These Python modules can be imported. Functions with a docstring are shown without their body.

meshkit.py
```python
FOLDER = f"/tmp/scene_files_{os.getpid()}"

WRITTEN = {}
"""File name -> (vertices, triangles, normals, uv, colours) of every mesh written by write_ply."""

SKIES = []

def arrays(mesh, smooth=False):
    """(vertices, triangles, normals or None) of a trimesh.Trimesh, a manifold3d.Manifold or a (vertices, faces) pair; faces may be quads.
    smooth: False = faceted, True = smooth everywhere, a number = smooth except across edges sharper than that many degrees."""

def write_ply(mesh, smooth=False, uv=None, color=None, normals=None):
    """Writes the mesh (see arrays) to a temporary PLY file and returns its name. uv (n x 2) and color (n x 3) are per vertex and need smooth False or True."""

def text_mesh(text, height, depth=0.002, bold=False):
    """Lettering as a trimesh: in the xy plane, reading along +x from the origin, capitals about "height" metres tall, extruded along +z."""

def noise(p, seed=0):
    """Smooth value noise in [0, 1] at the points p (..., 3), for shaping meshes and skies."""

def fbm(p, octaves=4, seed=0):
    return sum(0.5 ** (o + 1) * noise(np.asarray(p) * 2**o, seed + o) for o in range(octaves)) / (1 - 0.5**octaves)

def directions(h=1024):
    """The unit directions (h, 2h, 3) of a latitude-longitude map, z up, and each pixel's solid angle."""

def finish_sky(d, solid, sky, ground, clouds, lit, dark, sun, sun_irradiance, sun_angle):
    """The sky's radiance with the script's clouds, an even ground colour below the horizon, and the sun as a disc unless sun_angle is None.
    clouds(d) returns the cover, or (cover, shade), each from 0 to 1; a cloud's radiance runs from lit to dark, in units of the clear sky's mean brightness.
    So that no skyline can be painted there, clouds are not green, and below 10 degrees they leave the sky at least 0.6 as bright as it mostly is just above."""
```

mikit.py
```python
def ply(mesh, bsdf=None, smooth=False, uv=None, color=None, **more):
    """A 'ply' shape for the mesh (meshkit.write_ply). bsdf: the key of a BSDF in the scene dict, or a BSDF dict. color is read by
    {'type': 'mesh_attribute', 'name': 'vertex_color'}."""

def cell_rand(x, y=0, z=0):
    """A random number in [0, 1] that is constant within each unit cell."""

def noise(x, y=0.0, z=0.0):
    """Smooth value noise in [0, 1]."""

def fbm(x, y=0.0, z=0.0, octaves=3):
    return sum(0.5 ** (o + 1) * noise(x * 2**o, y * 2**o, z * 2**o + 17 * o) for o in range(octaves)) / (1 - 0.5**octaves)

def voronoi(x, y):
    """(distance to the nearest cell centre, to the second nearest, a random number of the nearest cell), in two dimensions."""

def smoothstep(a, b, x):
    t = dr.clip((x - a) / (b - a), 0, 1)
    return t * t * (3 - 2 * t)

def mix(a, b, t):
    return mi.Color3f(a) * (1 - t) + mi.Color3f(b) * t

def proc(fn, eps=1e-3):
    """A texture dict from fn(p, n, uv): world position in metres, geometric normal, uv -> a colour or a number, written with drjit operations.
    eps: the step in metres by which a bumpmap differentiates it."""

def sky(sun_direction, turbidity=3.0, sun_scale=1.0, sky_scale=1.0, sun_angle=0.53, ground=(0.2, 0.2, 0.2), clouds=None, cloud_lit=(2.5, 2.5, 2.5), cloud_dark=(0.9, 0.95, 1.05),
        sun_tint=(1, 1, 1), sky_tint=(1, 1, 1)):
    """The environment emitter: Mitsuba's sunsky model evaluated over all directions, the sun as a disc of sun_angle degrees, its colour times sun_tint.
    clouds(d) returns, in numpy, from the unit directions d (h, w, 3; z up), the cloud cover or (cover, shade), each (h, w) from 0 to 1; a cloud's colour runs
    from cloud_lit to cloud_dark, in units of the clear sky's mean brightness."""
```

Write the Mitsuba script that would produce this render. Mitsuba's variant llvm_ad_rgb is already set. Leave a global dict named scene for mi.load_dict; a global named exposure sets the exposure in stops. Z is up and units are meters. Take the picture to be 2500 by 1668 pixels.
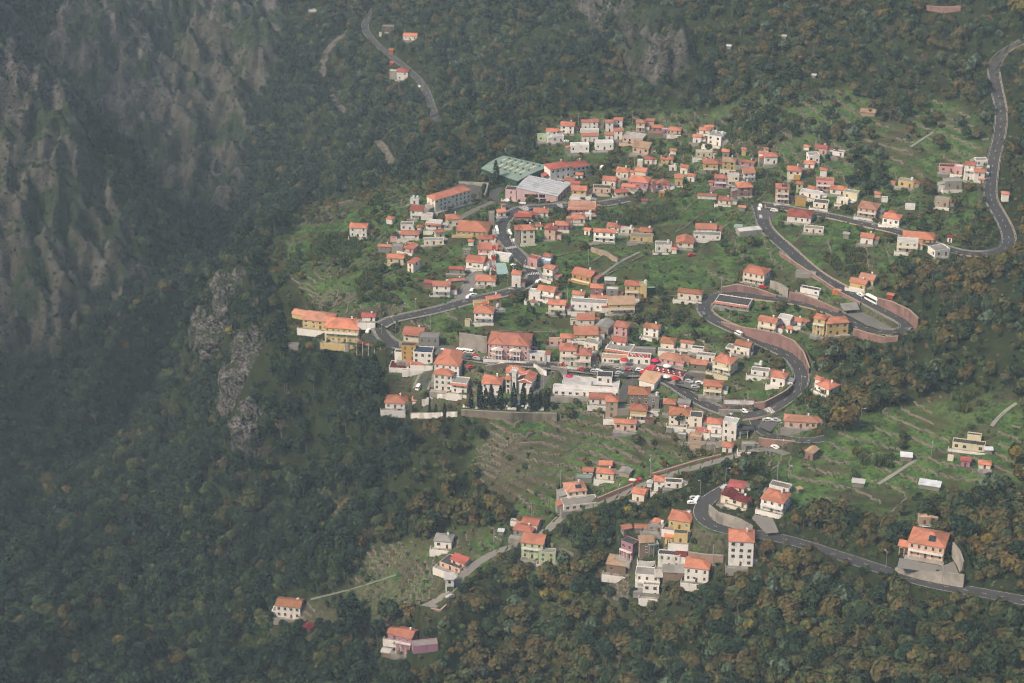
import math, random
import numpy as np, trimesh
import drjit as dr
import mitsuba as mi
import mikit, meshkit
from mikit import noise, fbm, cell_rand, smoothstep, mix
from scipy.interpolate import RBFInterpolator
from scipy.ndimage import map_coordinates, gaussian_filter, distance_transform_edt
T = mi.ScalarTransform4f
scene, labels = {}, {}
# ---------------------------------------------------------------- camera, light, exposure
HC, FPX, PW, PH, PITCH = 480.0, 5200.0, 2500, 1668, math.radians(26.5)
exposure = 3.85
FW = np.array([0, math.cos(PITCH), -math.sin(PITCH)]); UP = np.array([0, math.sin(PITCH), math.cos(PITCH)])
scene['camera'] = {'type': 'perspective', 'fov': math.degrees(2 * math.atan(PW / 2 / FPX)), 'fov_axis': 'x', 'near_clip': 5.0, 'far_clip': 6000.0,
                   'to_world': T().look_at(origin=[0, 0, HC], target=[0, float(FW[1]) * 100, HC + float(FW[2]) * 100], up=[0, 0, 1]),
                   'medium': {'type': 'ref', 'id': 'haze_air'}}
scene['sky'] = mikit.sky((-0.60, -0.36, 0.72), turbidity=4, sun_scale=0.30, sky_scale=0.42, sun_angle=10, clouds=lambda d: (0.7 + 0 * d[..., 2], 0.3 + 0 * d[..., 2]), cloud_lit=(0.42, 0.50, 0.63), cloud_dark=(0.34, 0.42, 0.56), sun_tint=(0.985, 0.985, 0.985))
scene['haze_air'] = {'type': 'homogeneous', 'albedo': {'type': 'rgb', 'value': [0.66, 0.85, 0.99]}, 'sigma_t': 0.00010}
scene['haze'] = {'type': 'cube', 'to_world': T().translate([0, 1150, 140]).scale([1150, 1250, 560]), 'bsdf': {'type': 'null'}, 'interior': {'type': 'ref', 'id': 'haze_air'}}
labels['haze'] = {'kind': 'stuff', 'label': 'thin grey blue mountain haze filling the valley', 'category': 'haze'}
# ---------------------------------------------------------------- pixels (of the 2500 x 1668 photograph) and the ground
def ray(u, v):
    u, v = np.asarray(u, float), np.asarray(v, float)
    return np.stack([(u - PW / 2) / FPX + 0 * v, FW[1] + UP[1] * (PH / 2 - v) / FPX + 0 * u, FW[2] + UP[2] * (PH / 2 - v) / FPX + 0 * u], -1)
def at_z(u, v, z):
    d = ray(u, v); t = (z - HC) / d[..., 2]
    return np.stack([d[..., 0] * t, d[..., 1] * t, 0 * t + z], -1)
def project(p):
    p = np.asarray(p, float); x, y, z = p[..., 0], p[..., 1], p[..., 2] - HC
    dep = y * FW[1] + z * FW[2]
    return PW / 2 + FPX * x / dep, PH / 2 - FPX * (y * UP[1] + z * UP[2]) / dep, dep
CTRL = """1275 920 0;1000 1000 -6;1350 1015 -8;1270 1000 -2;1110 850 3;1500 870 4;1700 900 6;1830 1010 6;1000 780 4;830 790 0;720 800 -8;1150 720 6;1230 640 4;1150 560 2;1000 540 -4;900 580 -12
800 640 -14;740 700 -12;1400 640 8;1400 760 8;1550 680 12;1600 560 6;1450 480 -4;1270 470 -6;1150 480 -8;1050 450 -14;1350 400 -10;1450 340 -8;1600 330 -4;1750 360 4;1700 480 6;1850 400 10;1900 480 12
2050 480 18;2150 540 24;2250 420 26;2400 420 30;2350 600 32;2470 610 34;1850 540 16;2000 620 22;2100 700 20;2200 790 16;2000 740 17;1870 720 13;1720 750 10;1850 830 12;1950 880 10;2000 790 14;1750 860 8
1720 1060 -4;1600 1020 -4;1700 1110 -8;1880 1090 4;1800 1100 -2;1850 1080 2;1550 1170 -16;1400 1240 -24;1330 1300 -28;1150 1400 -40;1070 1480 -48;1300 1080 -22;1200 1150 -30;1400 1150 -22
1550 1300 -14;1720 1240 2;1760 1300 2;1900 1310 4;2050 1350 8;2300 1430 16;2500 1470 22;1700 1180 0;1600 1340 -12;1812 1385 -6;2150 1100 14;2265 1330 20
2250 700 32;2280 780 26;2400 750 44;2490 650 50;2490 850 44;2300 900 28;2100 900 16;1800 1450 -16;1800 1668 -30;2100 1480 -2;2200 1668 -10;2500 1550 14;2500 1668 8;1500 1450 -36;1500 1668 -60;1200 1500 -58;1200 1668 -80;980 1570 -72;900 1668 -92
700 1450 -84;750 1550 -92;600 1668 -125;620 1400 -110;1000 1080 -22;1000 1180 -50;1100 1280 -42;900 1250 -72;760 1230 -95;860 1100 -50;760 1000 -45;800 900 -20;700 900 -42;680 850 -28;900 950 -12;640 780 -8
600 800 -22;650 1080 -90;560 1040 -120;540 880 -85;580 700 -28;640 640 -25;620 730 -15;500 720 -60;470 780 -85;560 640 -60;690 560 -28;740 520 -35
430 880 -180;350 800 -195;450 700 -165;400 1000 -190;500 1100 -165;300 1100 -200;600 1200 -130;450 1300 -155;200 1250 -190;0 1150 -215;100 1000 -215;0 1400 -180;300 1500 -150;0 1668 -150;350 1668 -138
60 890 -205;0 800 -190;150 820 -195;250 760 -185;0 50 -5;0 300 -60;0 550 -120;170 290 -73;100 500 -115;250 600 -140;300 520 -130;370 680 -167;150 700 -160;260 420 -175;380 600 -205;420 640 -200;130 180 -120;60 110 -20;110 190 -42;230 400 -100;340 600 -150;150 200 -140;180 260 -152;240 360 -172;310 480 -190;350 560 -200
270 20 -85;200 100 -100;330 250 -125;400 300 -151;450 420 -175;550 520 -182;500 200 -125;420 60 -95;600 20 -97;650 100 -119;700 250 -150;600 350 -165;800 350 -145;870 430 -130;950 390 -120;870 80 -105;770 170 -112
850 500 -40;950 450 -60;1050 400 -40;800 450 -110;900 420 -110;1100 380 -20;1150 340 -25;940 160 -70;1040 230 -55;1065 300 -45;900 60 -85;980 180 -68;1000 90 -70;1100 30 -50;1200 150 -20;1200 250 -20
1300 0 20;1300 150 0;1300 270 -5;1450 0 40;1450 150 14;1450 280 -4;1600 0 30;1600 150 10;1700 200 12;1750 0 55;1800 200 20;1900 100 40;2000 200 34;2000 0 60;2100 300 32;2250 200 44;2300 0 75;2430 130 60;2500 0 90;2500 300 45;2420 300 42;1850 300 18;1700 290 6"""
cp = np.array([[float(x) for x in r.split()] for r in CTRL.replace('\n', ';').split(';')])
C3 = at_z(cp[:, 0], cp[:, 1], cp[:, 2])
for u_, v_ in ((2000, 1090), (2350, 1000), (2450, 1100), (2200, 1180), (2000, 1200), (1950, 1150), (2400, 1240), (2300, 960), (2480, 980), (2300, 1120), (2100, 1230), (2060, 1030), (2500, 1180)):   # the right fields: one even slope, rising to the right and away
    z_ = 12.0
    for _ in range(30): q_ = at_z(u_, v_, z_); z_ = .7 * z_ + .3 * (13 + .20 * ((q_[0] - 161) * .50 + (q_[1] - 819) * .86))
    C3 = np.vstack([C3, q_])
FAR = np.array([[-700, 600, -60], [-400, 560, -60], [0, 520, -30], [400, 520, 20], [700, 600, 60], [-750, 1100, -60], [-800, 1500, 60], [-700, 1800, 60], [-600, 2150, 40], [-250, 2150, -20], [0, 2150, -40], [250, 2100, 60], [500, 2100, 160], [800, 2000, 200], [750, 1600, 160], [700, 1200, 90], [650, 900, 60], [300, 1750, 120], [600, 1750, 150]], float)
ALL = np.vstack([C3, FAR])
rbf = RBFInterpolator(ALL[:, :2] / 100, ALL[:, 2], kernel='linear', smoothing=0.004)
GX, GY, GS = np.arange(-640, 645, 5.0), np.arange(480, 2190, 5.0), 5.0
gx, gy = np.meshgrid(GX, GY, indexing='ij')
BASE = gaussian_filter(rbf(np.stack([gx.ravel(), gy.ravel()], -1) / 100).reshape(gx.shape), 0.9)
def carve(line, near, behind, cut):
    """A crest (cut False) or a gully (cut True) along a line of pixels with heights: the ground falls, or rises, away from it."""
    global BASE
    q = np.array([[float(x) for x in r.split()] for r in line.split(';')]); w = at_z(q[:, 0], q[:, 1], q[:, 2])
    seg = np.r_[0, np.cumsum(np.linalg.norm(np.diff(w, axis=0), axis=1))]; t = np.arange(0, seg[-1], 3.0); w = np.stack([np.interp(t, seg, w[:, k]) for k in range(3)], -1)
    wob = (meshkit.fbm(np.stack([t / 25, 0 * t, 0 * t + near], -1), 3, seed=4) - .5) * 14
    best = np.full(gx.shape, 1e9 if cut else -1e9)
    for i in range(len(w)):
        d_ = np.hypot(gx - w[i, 0], gy - w[i, 1]); k = np.where(gy - w[i, 1] < -.4 * (gx - w[i, 0]), near, behind)
        best = np.minimum(best, w[i, 2] + wob[i] + k * d_) if cut else np.maximum(best, w[i, 2] + wob[i] - k * d_)
    BASE = np.minimum(BASE, best) if cut else np.maximum(BASE, best)
carve('130 150 -140;190 260 -160;250 360 -178;310 470 -195;370 570 -207;410 640 -205', 1.3, 1.0, True)
carve('-60 20 30;0 50 -5;60 110 -20;110 190 -42;170 290 -73;230 400 -100;300 520 -130;340 600 -150;372 682 -170', 1.0, 1.7, False)
carve('240 -20 -60;270 20 -85;320 120 -105;370 230 -130;430 340 -155;490 440 -172;550 520 -184', 1.0, 1.4, False)
carve('640 60 -95;700 180 -122;760 270 -140;820 360 -142;872 430 -136', .9, 1.2, False)
carve('1250 250 -12;1300 150 2;1350 80 18;1420 10 40', .8, 1.0, False)
carve('905 40 -112;868 74 -116;820 100 -119;792 140 -122;790 200 -126;825 255 -130;880 305 -132;936 360 -134;962 404 -132;975 430 -130', .7, .8, True)
BASE = gaussian_filter(BASE, .5)
def zbase(x, y):
    return map_coordinates(BASE, [(np.asarray(x, float) - GX[0]) / GS, (np.asarray(y, float) - GY[0]) / GS], order=1, mode='nearest')
TS = np.arange(560, 2400, 1.5)
def hit(u, v):
    """The ground point seen at a pixel."""
    u, v = np.atleast_1d(np.asarray(u, float)), np.atleast_1d(np.asarray(v, float))
    d = ray(u, v)[:, None, :] * TS[None, :, None]
    over = d[..., 2] + HC - zbase(d[..., 0], d[..., 1])
    i = np.clip(np.argmax(over < 0, axis=1), 1, None); k = np.arange(len(u))
    a = over[k, i - 1] / (over[k, i - 1] - over[k, i] + 1e-9)
    return d[k, i - 1] * (1 - a)[:, None] + d[k, i] * a[:, None] + [0, 0, HC]
def hit1(u, v): return hit(u, v)[0]
# ---------------------------------------------------------------- materials
def pal(*cols):
    a = np.array(cols, float).ravel()
    return (mi.Float(a[0::3].tolist()), mi.Float(a[1::3].tolist()), mi.Float(a[2::3].tolist()))
def pick(tab, x, n):
    i = mi.UInt32(dr.clip(dr.floor(x * n), 0, n - 1))
    return mi.Color3f(*[dr.gather(mi.Float, t, i) for t in tab])
def diffuse(fn): return {'type': 'twosided', 'bsdf': {'type': 'diffuse', 'reflectance': mikit.proc(fn)}}
def rgb(c): return {'type': 'rgb', 'value': list(map(float, c))}
# ---- ground: uv = (field, rock)
def f_ground(p, n, uv):
    a = noise(p.x * 0.045, p.y * 0.045, 3.1); b = fbm(p.x * 0.22, p.y * 0.22, p.z * 0.22, 3); c = noise(p.x * 1.1, p.y * 1.1, p.z * 1.1)
    grass = mix((0.032, 0.062, 0.023), (0.088, 0.150, 0.045), smoothstep(0.3, 0.75, b * 0.6 + c * 0.4))
    grass = mix(grass, (0.060, 0.066, 0.030), smoothstep(0.52, 0.75, a * 0.5 + noise(p.x * 0.1, p.y * 0.1, 9.0) * 0.5) * 0.8)
    earth = mix((0.034, 0.031, 0.022), (0.078, 0.062, 0.044), b)
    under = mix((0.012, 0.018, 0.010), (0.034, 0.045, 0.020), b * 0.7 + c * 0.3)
    steep = 1 - smoothstep(0.66, 0.86, n.z)
    field = mix(grass, earth, smoothstep(0.64, 0.78, noise(p.x * 0.085, p.y * 0.15, 5.0)) * 0.65)
    field = mix(field, mix((0.045, 0.042, 0.030), (0.125, 0.108, 0.086), c), steep * 0.8)
    rk = mix((0.020, 0.020, 0.022), (0.152, 0.141, 0.142), smoothstep(0.28, 0.78, fbm(p.x * 0.16, p.y * 0.16, p.z * 0.07, 4) * 0.6 + c * 0.4))
    rk = mix(rk, (0.070, 0.068, 0.052), smoothstep(0.45, 0.7, noise(p.x * 0.012, p.y * 0.012, 7.0)) * 0.5)
    moss = mix((0.016, 0.027, 0.017), (0.038, 0.054, 0.029), c)
    mo = smoothstep(0.47, 0.55, fbm(p.x * 0.06, p.y * 0.06, p.z * 0.04 + 11.0, 5) + 0.35 * (n.z - 0.55) + 0.16 * (c - 0.5))
    rk = mix(rk, moss, mo * 0.92)
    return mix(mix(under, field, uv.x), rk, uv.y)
scene['m_ground'] = diffuse(f_ground)
def f_asphalt(p, n, uv):
    b = fbm(p.x * 0.15, p.y * 0.15, 0.0, 3); c = noise(p.x * 2.0, p.y * 2.0, 0.5)
    base = mix((0.042, 0.043, 0.048), (0.075, 0.075, 0.080), b * 0.8 + c * 0.2)
    return mix(base, mix((0.17, 0.165, 0.155), (0.27, 0.255, 0.24), b * 0.6 + c * 0.4), uv.x)
scene['m_paving'] = diffuse(f_asphalt)
# ---- walls, roofs and paint share one palette each; uv.x picks the entry
WALLS = dict(white=(.82, .80, .77), cream=(.77, .71, .61), yellow=(.60, .46, .22), ochre=(.52, .32, .11), peach=(.66, .48, .40), pink=(.64, .38, .39), grey=(.26, .255, .245), concrete=(.33, .31, .285), stone=(.20, .175, .145), green=(.50, .58, .38), brick=(.26, .19, .15), rose=(.27, .165, .158), palepink=(.78, .56, .58), teal=(.30, .40, .38), paleyellow=(.66, .62, .44), blue=(.30, .42, .55), maroon=(.20, .045, .06), orange=(.50, .17, .07), red=(.50, .05, .05), tan=(.40, .31, .24), black=(.03, .032, .036), turq=(.28, .42, .42), magenta=(.55, .04, .13), dgreen=(.03, .10, .07), lilac=(.45, .24, .33), gravel=(.14, .135, .13), tank=(.7, .7, .7))
WK = list(WALLS); WT = pal(*WALLS.values())
def f_wall(p, n, uv):
    b = fbm(p.x * 0.35, p.y * 0.35, p.z * 0.12, 3); c = noise(p.x * 0.9, p.y * 0.9, p.z * 0.25 + 4.0)
    col = pick(WT, uv.x, len(WK))
    return col * (0.80 + 0.22 * b) * (0.86 + 0.2 * uv.y) * mix((1, 1, 1), (0.72, 0.69, 0.64), smoothstep(0.62, 0.9, c) * 0.7)
scene['m_wall'] = diffuse(f_wall)
ROOFS = dict(orange=(.52, .200, .130), terracotta=(.45, .168, .120), red=(.38, .105, .085), salmon=(.50, .240, .170), brown=(.36, .155, .085), beige=(.46, .30, .20), maroon=(.17, .035, .04), grey=(.26, .26, .26), dark=(.075, .078, .085), white=(.52, .53, .55), metal=(.60, .66, .74), sage=(.25, .37, .33), pinkred=(.46, .12, .12), blue=(.045, .07, .12))
RK = list(ROOFS); RT = pal(*ROOFS.values())
def f_roof(p, n, uv):
    b = fbm(p.x * 0.4, p.y * 0.4, p.z * 0.4, 3); c = noise(p.x * 2.2, p.y * 2.2, p.z * 2.2)
    col = pick(RT, uv.x, len(RK)) * (0.70 + 0.36 * b + 0.16 * (c - 0.5)) * (0.78 + 0.40 * uv.y)
    col = mix(col, mi.Color3f(mi.luminance(col)) * mi.Color3f(1.15, 0.98, 0.85), 0.05 + 0.25 * (1 - uv.y) * noise(p.x * 0.3, p.y * 0.3, 2.0))
    return mix(col, col * mi.Color3f(0.62, 0.60, 0.56), smoothstep(0.58, 0.8, noise(p.x * 0.22, p.y * 0.22, p.z * 0.5 + 8.0)) * 0.5)
scene['m_roof'] = {'type': 'twosided', 'bsdf': {'type': 'bumpmap', 'arbitrary': mikit.proc(lambda p, n, uv: 0.03 * noise(p.x * 2.0, p.y * 2.0, p.z * 2.0), eps=0.05), 'scale': 1.0, 'bsdf': {'type': 'diffuse', 'reflectance': mikit.proc(f_roof)}}}
scene['m_glass'] = {'type': 'principled', 'base_color': rgb((.022, .028, .034)), 'roughness': 0.12, 'specular': 0.6}
scene['m_shutter'] = {'type': 'twosided', 'bsdf': {'type': 'diffuse', 'reflectance': rgb((.035, .11, .075))}}
scene['m_door'] = {'type': 'twosided', 'bsdf': {'type': 'diffuse', 'reflectance': rgb((.11, .06, .04))}}
PAINT = dict(white=(.72, .72, .72), silver=(.38, .39, .41), grey=(.12, .125, .13), black=(.02, .02, .022), red=(.40, .02, .03), blue=(.05, .10, .25), darkgreen=(.03, .06, .05))
PK = list(PAINT); PT = pal(*PAINT.values())
scene['m_paint'] = {'type': 'principled', 'base_color': mikit.proc(lambda p, n, uv: pick(PT, uv.x, len(PK))), 'roughness': 0.25, 'clearcoat': 0.6, 'specular': 0.5}
scene['m_tyre'] = {'type': 'twosided', 'bsdf': {'type': 'diffuse', 'reflectance': rgb((.02, .02, .02))}}
scene['m_pole'] = {'type': 'twosided', 'bsdf': {'type': 'diffuse', 'reflectance': rgb((.32, .31, .30))}}
# ---- leaves: uv.x picks the tone, uv.y a random number of the leaf clump
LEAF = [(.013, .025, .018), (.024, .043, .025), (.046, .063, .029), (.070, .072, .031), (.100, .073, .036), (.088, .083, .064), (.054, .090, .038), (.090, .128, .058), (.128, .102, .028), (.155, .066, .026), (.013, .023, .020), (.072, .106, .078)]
LT = pal(*LEAF)
def f_leaf(p, n, uv):
    a = noise(p.x * 0.06, p.y * 0.06, p.z * 0.02 + 2.0); t = noise(p.x * 0.16 + 7.0, p.y * 0.16, p.z * 0.05)
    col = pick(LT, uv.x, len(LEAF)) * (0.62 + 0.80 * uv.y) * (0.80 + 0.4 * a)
    return mix(col, col * mi.Color3f(1.25, 1.0, 0.8), smoothstep(0.6, 0.85, t) * 0.6)
scene['m_leaf'] = diffuse(f_leaf)
scene['m_bark'] = {'type': 'twosided', 'bsdf': {'type': 'diffuse', 'reflectance': rgb((.085, .072, .062))}}
scene['m_palebark'] = {'type': 'twosided', 'bsdf': {'type': 'diffuse', 'reflectance': rgb((.20, .175, .155))}}
def f_stone(p, n, uv):
    b = fbm(p.x * 0.3, p.y * 0.3, p.z * 0.3, 3); c = noise(p.x * 1.6, p.y * 1.6, p.z * 1.6)
    s = smoothstep(0.48, 0.78, noise(p.x * 0.45, p.y * 0.45, p.z * 0.08)) * 0.38
    return mix(pick(WT, uv.x, len(WK)) * (0.66 + 0.5 * b + 0.2 * (c - 0.5)), (0.06, 0.055, 0.05), s)
scene['m_stone'] = diffuse(f_stone)
def px(s): return np.array([[float(x) for x in r.split()] for r in s.split(';')])
# ---------------------------------------------------------------- names and meshes
taken = {}
def numbered(name):
    taken[name] = taken.get(name, 0) + 1
    return name if taken[name] == 1 else f'{name}_{taken[name] - 1:03d}'
def flat_uv(mesh_v, x, y=0.5): return np.tile([[x, y]], (len(mesh_v), 1))
def wuv(c): return (WK.index(c) + 0.5) / len(WK)
def ruv(c):
    c = dict(tan='beige', cream='beige', peach='salmon', yellow='beige', concrete='grey', black='dark', pink='salmon').get(c, c)
    return (RK.index(c) + 0.5) / len(RK)
def thing(name, label=None, cat=None, group=None, kind=None):
    key = numbered(name)
    labels[key] = {k: v for k, v in dict(label=label, category=cat, group=group, kind=kind).items() if v}
    return key
def put(parent, name, mesh, bsdf, ux=None, smooth=False, **more):
    r_ = (sum(ord(c) * (i + 3) for i, c in enumerate(str(parent))) * 37 % 101) / 101
    key = numbered(f'{parent}__{name}') if parent else name
    v, f = mesh if isinstance(mesh, tuple) else (np.array(mesh.vertices), np.array(mesh.faces))
    scene[key] = mikit.ply((v, f), bsdf, smooth=smooth, uv=None if ux is None else flat_uv(v, ux, r_), **more)
    return key
def join(ms):
    vs, fs, n = [], [], 0
    for v, f in ms:
        f = np.asarray(f)
        if f.shape[1] == 4: f = np.vstack([f[:, [0, 1, 2]], f[:, [0, 2, 3]]])
        vs.append(np.asarray(v, float)); fs.append(f + n); n += len(v)
    return np.vstack(vs), np.vstack(fs)
BOXF = np.array([[0, 2, 3, 1], [4, 5, 7, 6], [0, 1, 5, 4], [2, 6, 7, 3], [0, 4, 6, 2], [1, 3, 7, 5]])
def box(x0, x1, y0, y1, z0, z1):
    return np.array([[x, y, z] for z in (z0, z1) for y in (y0, y1) for x in (x0, x1)], float), BOXF
# ---------------------------------------------------------------- roads and paved places
ROADS = [  # name, half width, paleness (0 asphalt .. 1 concrete), pixels
 ('main_road', 3.4, 0.0, '926 797;952 780;1020 767;1072 756;1124 740;1175 728;1227 718;1270 704;1294 689;1307 675;1300 663;1283 640;1265 621;1246 604;1231 585;1222 565;1226 546;1239 530;1256 516;1278 507;1316 507;1354 504;1384 502;1455 501;1506 492;1537 485'),
 ('side_road', 2.6, 0.1, '1256 514;1231 498;1214 488;1201 479;1203 470;1221 463;1232 462'),
 ('lane', 2.0, 0.55, '1207 491;1182 503;1150 516;1128 530;1100 548'),
 ('square_road', 3.2, 0.0, '926 797;934 823;957 837;985 850;1025 856;1062 858;1095 857;1155 876;1224 884;1293 888;1361 894;1438 903;1532 913;1575 908;1627 927;1681 964;1722 988;1758 1002;1801 1017'),
 ('church_hill_road', 3.0, 0.1, '1067 869;1051 896;1034 929;1026 955'),
 ('market_lane', 2.8, 0.15, '1562 915;1548 924;1529 946;1517 967;1513 984'),
 ('church_lane', 2.3, 0.3, '1345 900;1334 915;1318 946;1306 966'),
 ('hairpin_road', 3.7, 0.0, '1807 1017;1862 1010;1891 995;1917 977;1946 952;1958 929;1956 905;1942 883;1922 864;1882 847;1831 821;1779 798;1736 778;1719 760;1717 747;1724 733;1745 724;1776 719;1808 719;1860 726;1926 734;1986 746;2037 763;2080 785;2123 804;2167 815;2206 810;2223 796;2206 782;2158 758;2106 729;2055 705;2003 677;1960 643;1926 610;1900 588;1872 563;1862 540;1857 518;1850 499'),
 ('upper_road', 3.4, 0.0, '1850 499;1906 506;1958 516;2010 525;2061 535;2117 550;2177 561;2230 580;2287 601;2362 622;2436 620;2468 596;2457 553;2425 500;2416 480;2420 433;2427 382;2437 347;2444 304;2444 263;2436 230;2428 194;2425 160;2439 138;2467 116;2500 100'),
 ('terrace_road', 3.0, 0.0, '1841 1020;1850 1046;1876 1063;1928 1074;1996 1076;2020 1069'),
 ('lower_lane', 2.2, 0.75, '1925 1112;1890 1096;1846 1098;1803 1112;1751 1126;1700 1141;1614 1165;1553 1193;1492 1221;1432 1238;1383 1249;1367 1262;1351 1284;1321 1306;1270 1328;1232 1340;1198 1354;1163 1376;1129 1405;1103 1440;1085 1456;1050 1474'),
 ('bottom_road', 3.6, 0.0, '1800 1178;1769 1196;1734 1214;1712 1236;1708 1256;1724 1277;1760 1292;1820 1301;1872 1307;1960 1327;2060 1361;2136 1385;2211 1410;2287 1429;2363 1442;2439 1455;2530 1472'),
 ('valley_road', 3.2, 0.1, '920 12;897 45;888 68;903 92;933 122;971 149;1007 179;1034 208;1049 244;1067 301;1075 325'),
 ('concrete_lane', 2.4, 0.85, '1115 739;1137 716;1148 689;1158 672;1182 665'),
 ('garden_path', 0.9, 1.0, '2139 1185;2180 1160;2240 1120'), ('garden_path', 0.9, 1.0, '2418 1044;2446 1008;2486 982'), ('garden_path', 0.9, 0.9, '2220 361;2281 321'),
 ('garden_path', 0.9, 0.9, '1441 692;1475 668;1510 640;1565 614'), ('garden_path', 0.9, 0.8, '753 1465;836 1445;904 1425;973 1402')]
PAVED = [  # name, paleness, pixels
 ('viewpoint_square', 0.0, '888 785;947 783;955 822;970 844;948 850;892 824'),
 ('parking_place', 0.05, '1469 893;1582 889;1568 906;1527 915;1464 912;1412 906'),
 ('parking_place', 0.35, '1074 842;1122 849;1182 870;1141 877;1060 861'),
 ('parking_place', 0.45, '1679 916;1727 919;1702 955;1650 938'),
 ('junction_square', 0.0, '1790 1003;1864 1001;1900 1005;1854 1038;1821 1043;1790 1020'),
 ('parking_place', 0.3, '1852 1041;1864 1017;1902 1010;1910 1020;1880 1055'),
 ('sports_court', 0.25, '1098 472;1119 450;1191 452;1182 486;1148 488'),
 ('gravel_yard', 0.55, '2064 767;2098 758;2184 803;2158 808;2115 794'),
 ('parking_place', 0.2, '1846 504;1872 511;1898 520;1881 540;1850 540'),
 ('playground', 0.6, '1196 642;1234 642;1243 670;1196 670'),
 ('house_apron', 0.8, '1850 1243;1885 1262;1902 1300;1870 1303;1835 1266'),
 ('lane_end', 0.9, '1096 1448;1112 1452;1082 1488;1026 1478;1060 1463'),
 ('garage_yard', 0.8, '2190 1386;2196 1362;2240 1372;2300 1382;2335 1368;2351 1396;2352 1414;2300 1406;2240 1393'),
 ('hall_forecourt', 0.6, '1325 499;1390 489;1392 498;1335 504'), ('church_yard', 0.5, '1232 965;1262 950;1300 960;1310 975;1250 980')]
RIVERS = ['893 62;868 74;842 86;820 100;806 118;792 140;788 170;790 200', '922 345;936 360;948 384;962 404', '808 232;825 255;845 275']
def densify(p, step):
    seg = np.r_[0, np.cumsum(np.linalg.norm(np.diff(p, axis=0), axis=1))]
    t = np.linspace(0, seg[-1], max(2, int(seg[-1] / step) + 1))
    return np.stack([np.interp(t, seg, p[:, k]) for k in range(p.shape[1])], -1)
def chaikin(p, n=2):
    for _ in range(n):
        q = np.empty((2 * len(p), p.shape[1])); q[0::2], q[1::2] = p * 0.75 + np.roll(p, -1, 0) * 0.25, p * 0.25 + np.roll(p, -1, 0) * 0.75
        p = np.vstack([p[:1], q[:-2], p[-1:]])
    return p
from scipy.ndimage import gaussian_filter1d
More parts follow.
